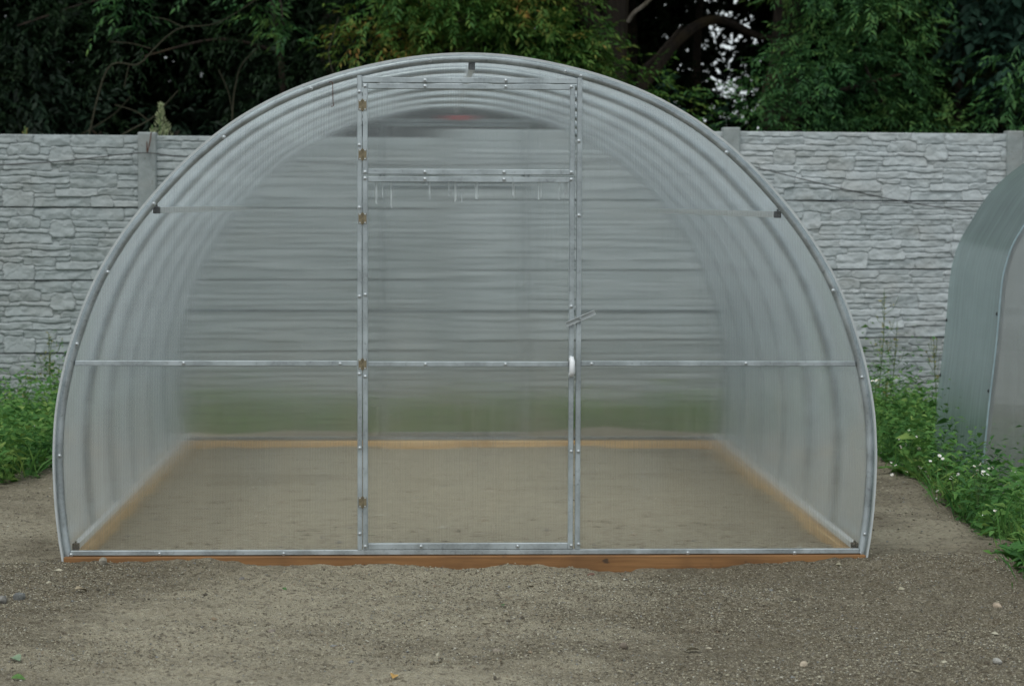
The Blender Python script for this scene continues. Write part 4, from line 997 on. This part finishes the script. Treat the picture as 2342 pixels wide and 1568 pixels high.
# a few sprigs at the ragged rim of the pad
weed_patch('weeds', 60, lambda r, n: 1.95 + .3 * r.rand(n), lambda r, n: r.uniform(-.7, .6, n), .03, .12, 'sparse weed tufts at the right rim of the gravel', 94, ll=.05, ok=lambda x, y, r: fbm(x * 3, y * 3, 5, 2) > .1)

def stalk(px, ytop, ybase, Y, label, seed, mat=STRAW, n=46, lean=0.):
    rs = np.random.RandomState(seed); top = np.array(P3(px, ytop, Y)); bx = top[0] - lean; bz = float(gz(np.array([bx]), np.array([Y]))[0])
    base = np.array((bx, Y, bz)); e = empty('tall_weed', tuple(base), label, 'weed', 'tall seeding weeds by the fence')
    H = top - base
    def cv(t): return np.array([H[0] * t ** 1.6 + .015 * math.sin(t * 5 + seed), .02 * math.sin(t * 4), H[2] * t])
    m = MB().tube([tuple(cv(t)) for t in np.linspace(0, 1, 10)], list(np.linspace(.005, .0016, 10)), 5)
    br = []
    for q in range(8):
        t = rs.uniform(.5, .9); p = cv(t); d = np.array([rs.uniform(-.09, .09), rs.uniform(-.05, .05), rs.uniform(.07, .16)])
        m.tube([tuple(p), tuple(p + d * .5 + np.array((d[0] * .2, 0, -.01))), tuple(p + d)], .0014, 4); br.append((p, d))
    m.build('stem', STEM, e)
    c, dd = [], []
    for q in range(n):
        if q % 2: p, d = br[rs.randint(len(br))]; c.append(p + d * rs.uniform(.4, 1)); 
        else: c.append(cv(rs.uniform(.62, 1)))
        dd.append((rs.normal(0, .6), rs.normal(0, .6), rs.uniform(.1, .9)))
    ln = rs.uniform(.012, .03, n)
    v, f = leaf_mesh('seed_head', np.array(c), norm(np.array(dd)), norm(rs.normal(0, 1, (n, 3))), ln, ln * .4, mat, droop=0)
    link('seed_head', npmesh('seed_head', v, f, mat), e)
    k = 14; t = rs.uniform(.1, .6, k); an = rs.rand(k) * 2 * PI
    v, f = leaf_mesh('leaf', np.array([cv(q) for q in t]), norm(np.stack([np.cos(an), np.sin(an), .5 + 0 * an], -1)), norm(rs.normal(0, .3, (k, 3)) + np.array([0, 0, 1.])), rs.uniform(.04, .09, k), rs.uniform(.008, .02, k), WEED)
    link('leaf', npmesh('leaf', v, f, WEED), e)
stalk(121, 775, 950, 5.8, 'tall yellow green seeding weed against the fence at the left', 1, lean=.02)
stalk(108, 762, 950, 6.2, 'thin seeding weed beside the taller one at the left fence', 2, lean=-.05)
stalk(54, 855, 950, 6.0, 'thin bent weed with yellow tip at the far left', 3, n=20)
stalk(23, 900, 970, 5.8, 'short slender weed at the left edge of the photo', 8, n=18)
stalk(2018, 670, 900, 6.4, 'tallest seeding weed against the right fence bay', 4)
stalk(2054, 735, 900, 6.2, 'dark stemmed leaning weed right of the tallest one', 5, lean=.06)
stalk(2140, 778, 930, 6.0, 'straw coloured seeding weed left of the small greenhouse', 6, n=70)
stalk(2032, 860, 930, 5.6, 'short yellow green weed at the foot of the right fence bay', 7, n=36)

# daisies
fl = MB()
for q in range(12):
    a = 2 * PI * q / 12
    M4 = Matrix.Rotation(a, 4, 'Z')
    vs = [M4 @ Vector(p) for p in ((.0022, -.0008, .0006), (.0075, -.0016, .0012), (.0095, 0, .0008), (.0075, .0016, .0012), (.0022, .0008, .0006))]
    fl.add(vs, [(0, 1, 2, 3, 4)])
FLW = fl.mesh('flower', PETAL)
DSC = MB().lathe([(.0030, 0), (.0026, .0012), (.001, .002)], 8).mesh('flower_disc', YOLK, True)
DA = [(85, 660, 3), (125, 760, 2), (138, 800, 3), (215, 950, 3), (262, 655, 5), (300, 588, 2), (350, 640, 3), (415, 955, 6), (510, 785, 2), (545, 808, 1), (590, 880, 5), (510, 970, 3), (750, 775, 5), (785, 826, 4), (840, 790, 3), (745, 865, 3), (980, 855, 4), (850, 1085, 1), (800, 1135, 2), (1000, 960, 1), (365, 958, 4), (40, 255, 3), (75, 240, 2), (470, 640, 1), (470, 750, 2), (700, 800, 2), (300, 870, 2)]
for i, (cx_, cy_, k) in enumerate(DA):
    px = (2160 + cx_ / 2.6125) / 1.0931; py = (860 + cy_ / 2.6125) / 1.0931
    # depth from the weeds' height: flowers about 0.3 m above the ground there
    for hgt in (.30, .26, .22, .18, .15, .12, .09, .06):
        w = atz(px, py, -.17 + hgt); x, y = float(w[0]), min(float(w[1]), 7.0)
        if x > edge_x(y) + .03: break
    if y > Y2 - .2 and x > xc2 - half2[5][0] - .1: y = Y2 - .25
    w = at(px, py, y); x = float(w[0])
    g_ = float(gz(np.array([x]), np.array([y]))[0]); e = empty('daisy', (x, y, g_), 'small white daisies on thin stems among the weeds by the small greenhouse', 'flower', 'white daisies among the weeds by the small greenhouse')
    m = MB(); H_ = max(.05, float(w[2]) - g_)
    for q in range(k):
        dx, dy, dz = random.uniform(-.035, .035) * (k > 1), random.uniform(-.03, .03), random.uniform(-.03, .03) * (k > 1)
        m.tube([(0, 0, 0), (dx * .2, dy * .2, H_ * .6), (dx, dy, H_ + dz)], .0011, 4)
        fo_ = link('flower', FLW, e, (dx, dy, H_ + dz), (random.uniform(.2, 1.0), random.uniform(-.4, .4), random.uniform(0, 6)))
        s = random.uniform(.75, 1.1); fo_.scale = (s, s, s)
        link('flower_disc', DSC, fo_)
    m.build('stem', STEM, e)
LD = [(65, 990), (115, 1130), (96, 970), (42, 1100), (10, 730), (288, 740), (300, 1020), (212, 995), (256, 965), (335, 990)]
for (cx_, cy_) in ((288, 740), (300, 1020), (212, 997), (256, 966), (335, 991), (20, 735)):
    px = cx_ / 3.015 / 1.0931; py = (760 + cy_ / 3.015) / 1.0931
    y = 5.6 if cy_ < 800 else 4.4
    w = at(px, py, y); x = float(w[0]); g_ = float(gz(np.array([x]), np.array([y]))[0]); H_ = max(.1, float(w[2]) - g_)
    e = empty('daisy', (x, y, g_), 'small white daisy among the weeds left of the big greenhouse', 'flower', 'white daisies left of the big greenhouse')
    MB().tube([(0, 0, 0), (.01, 0, H_ * .6), (0, -.01, H_)], .0012, 4).build('stem', STEM, e)
    fo_ = link('flower', FLW, e, (0, -.01, H_), (random.uniform(.4, 1.1), 0, random.uniform(0, 6))); fo_.scale = (1.3,) * 3
    link('flower_disc', DSC, fo_)

# broad-leaved plants at the rim of the weeds
def rosette(px, py, label, k, ll, seed, mat=WEED, h=.12, zg=None):
    rs = np.random.RandomState(seed); w = atz(px, py, -.12); x, y = float(w[0]), float(w[1]); g_ = float(gz(np.array([x]), np.array([y]))[0])
    w = atz(px, py, g_); x, y = float(w[0]), float(w[1]); g_ = float(gz(np.array([x]), np.array([y]))[0])
    e = empty('broadleaf_weed', (x, y, g_), label, 'weed', 'broad leaved weeds at the rim of the gravel')
    an = np.arange(k) * 2.4 + rs.rand(k); el = rs.uniform(.25, 1.0, k)
    D = np.stack([np.cos(an) * np.cos(el), np.sin(an) * np.cos(el), np.sin(el)], -1)
    ln = ll * rs.uniform(.6, 1.2, k)
    V, Fc = [], []
    for q in range(k):
        d = Vector(D[q]); s = d.cross(Vector((0, 0, 1))).normalized(); L = float(ln[q]); W = L * .42
        rows = 6; n0 = len(V)
        for r_ in range(rows + 1):
            t = r_ / rows; wv = W * math.sin(PI * min(1, t * .93 + .07)) ** .8 * (.5 if r_ in (0, rows) else 1) * .5; c = d * (L * t) + Vector((0, 0, -.35 * L * t * t))
            for u in (-1, 0, 1): V.append(tuple(c + s * (u * wv) + Vector((0, 0, abs(u) * wv * .3 + rs.normal(0, .002)))))
        for r_ in range(rows):
            for u in (0, 1): a = n0 + r_ * 3 + u; Fc.append((a, a + 1, a + 4, a + 3))
    m = MB(); m.v = V; m.f = Fc; m.build('leaf', mat, e, True)
rosette(2305, 1236, 'big dock leaf weed with one broad leaf spread over the rim of the gravel', 7, .20, 1)
rosette(2120, 1105, 'light green broad leaved weed standing among the daisies', 9, .17, 2)
rosette(2060, 1085, 'dark green broad leaved weed beside the right foot of the big greenhouse', 8, .15, 3)
rosette(2200, 1178, 'leafy rosette at the middle of the right weed edge', 8, .11, 4)
rosette(2250, 1200, 'light green rosette between the dock and the weed edge', 8, .12, 5)
rosette(2325, 1290, 'grassy green tuft lowest at the right edge of the photo', 12, .13, 6)
rosette(2030, 1070, 'small dark rosette touching the right arch of the big greenhouse', 6, .10, 7)

# odds and ends on the gravel
def litter(px, py, size, col, label, seed, name='fallen_leaf'):
    w = atz(px, py, -.05); x, y = float(w[0]), float(w[1]); g_ = float(gz(np.array([x]), np.array([y]))[0])
    w = atz(px, py, g_); x, y = float(w[0]), float(w[1]); g_ = float(gz(np.array([x]), np.array([y]))[0])
    rs = random.Random(seed); m = MB(); n = 5; V = []; Fc = []
    for r_ in range(n + 1):
        t = r_ / n; wv = size * .35 * math.sin(PI * (t * .9 + .05)) 
        for u in (-1, 0, 1): V.append(((t - .5) * size, u * wv, .35 * size * t * (1 - t) + abs(u) * wv * .4))
    for r_ in range(n):
        for u in (0, 1): a = r_ * 3 + u; Fc.append((a, a + 1, a + 4, a + 3))
    m.v = V; m.f = Fc
    o = m.build(name, m_plain('leaf_' + str(seed), col, .7, 0, .25, 80.)); o.location = (x, y, g_ + .006); o.rotation_euler = (rs.uniform(-.4, .4), rs.uniform(-.4, .2), rs.uniform(0, 6))
    tag(o, label, 'leaf', 'leaves lying on the gravel')
litter(900, 1553, .034, (.42, .25, .07), 'yellow orange fallen leaf low in the middle of the gravel', 1)
litter(42, 1550, .04, (.07, .16, .03), 'green fallen leaf in the lower left corner', 2)
litter(37, 1508, .045, (.17, .24, .15), 'pale green fallen leaf above the lower left corner', 3)
litter(650, 1350, .022, (.05, .12, .03), 'tiny green leaf on the gravel below the left gable', 4)
litter(1150, 1388, .022, (.06, .13, .04), 'tiny green leaf on the gravel below the door', 5)
litter(1585, 1490, .05, (.36, .33, .26), 'curled pale dry leaf in the right gravel', 6)
litter(185, 1345, .05, (.30, .25, .17), 'dry tan leaf on the soil left of the timber base', 7)

# ------------------------------------------------------------------ daylight: bright overcast
sc = bpy.context.scene
SUN_EL, SUN_AZ = R(56), R(200)                                # behind the camera, a little to the left
wd_ = bpy.data.worlds.new('World'); sc.world = wd_; wd_.use_nodes = True; t = wd_.node_tree; t.nodes.clear()
sky = t.nodes.new('ShaderNodeTexSky'); sky.sky_type = 'NISHITA'; sky.sun_disc = False; sky.sun_elevation = SUN_EL; sky.sun_rotation = SUN_AZ
sky.air_density = 1.0; sky.dust_density = 6.0; sky.ozone_density = 1.0
hs = t.nodes.new('ShaderNodeHueSaturation'); hs.inputs['Saturation'].default_value = .38
bg = t.nodes.new('ShaderNodeBackground'); bg.inputs['Strength'].default_value = .12
ow = t.nodes.new('ShaderNodeOutputWorld')
mx = t.nodes.new('ShaderNodeMix'); mx.data_type = 'RGBA'; mx.inputs[0].default_value = .7; mx.inputs[7].default_value = (6.25, 6.95, 7.15, 1)   # a white cloud layer over it
t.links.new(sky.outputs[0], hs.inputs['Color']); t.links.new(hs.outputs[0], mx.inputs[6]); t.links.new(mx.outputs[2], bg.inputs[0]); t.links.new(bg.outputs[0], ow.inputs[0])
sl = bpy.data.lights.new('sun', 'SUN'); sl.energy = .6; sl.angle = R(40); sl.color = (1, 1, .93)
so = bpy.data.objects.new('sun', sl); C.objects.link(so)
# sun_rotation is measured from +Y towards +X
dv = Vector((math.sin(SUN_AZ) * math.cos(SUN_EL), math.cos(SUN_AZ) * math.cos(SUN_EL), math.sin(SUN_EL)))
so.rotation_euler = dv.to_track_quat('Z', 'Y').to_euler(); so.location = dv * 30
sc.view_settings.view_transform = 'Standard'; sc.view_settings.look = 'None'; sc.view_settings.gamma = 1; sc.view_settings.exposure = .32
sc.view_settings.use_curve_mapping = False
cy = sc.cycles
cy.max_bounces = 14; cy.diffuse_bounces = 4; cy.glossy_bounces = 4; cy.transmission_bounces = 12; cy.transparent_max_bounces = 16
cy.sample_clamp_indirect = 4; cy.caustics_refractive = True; cy.caustics_reflective = False; cy.use_denoising = True
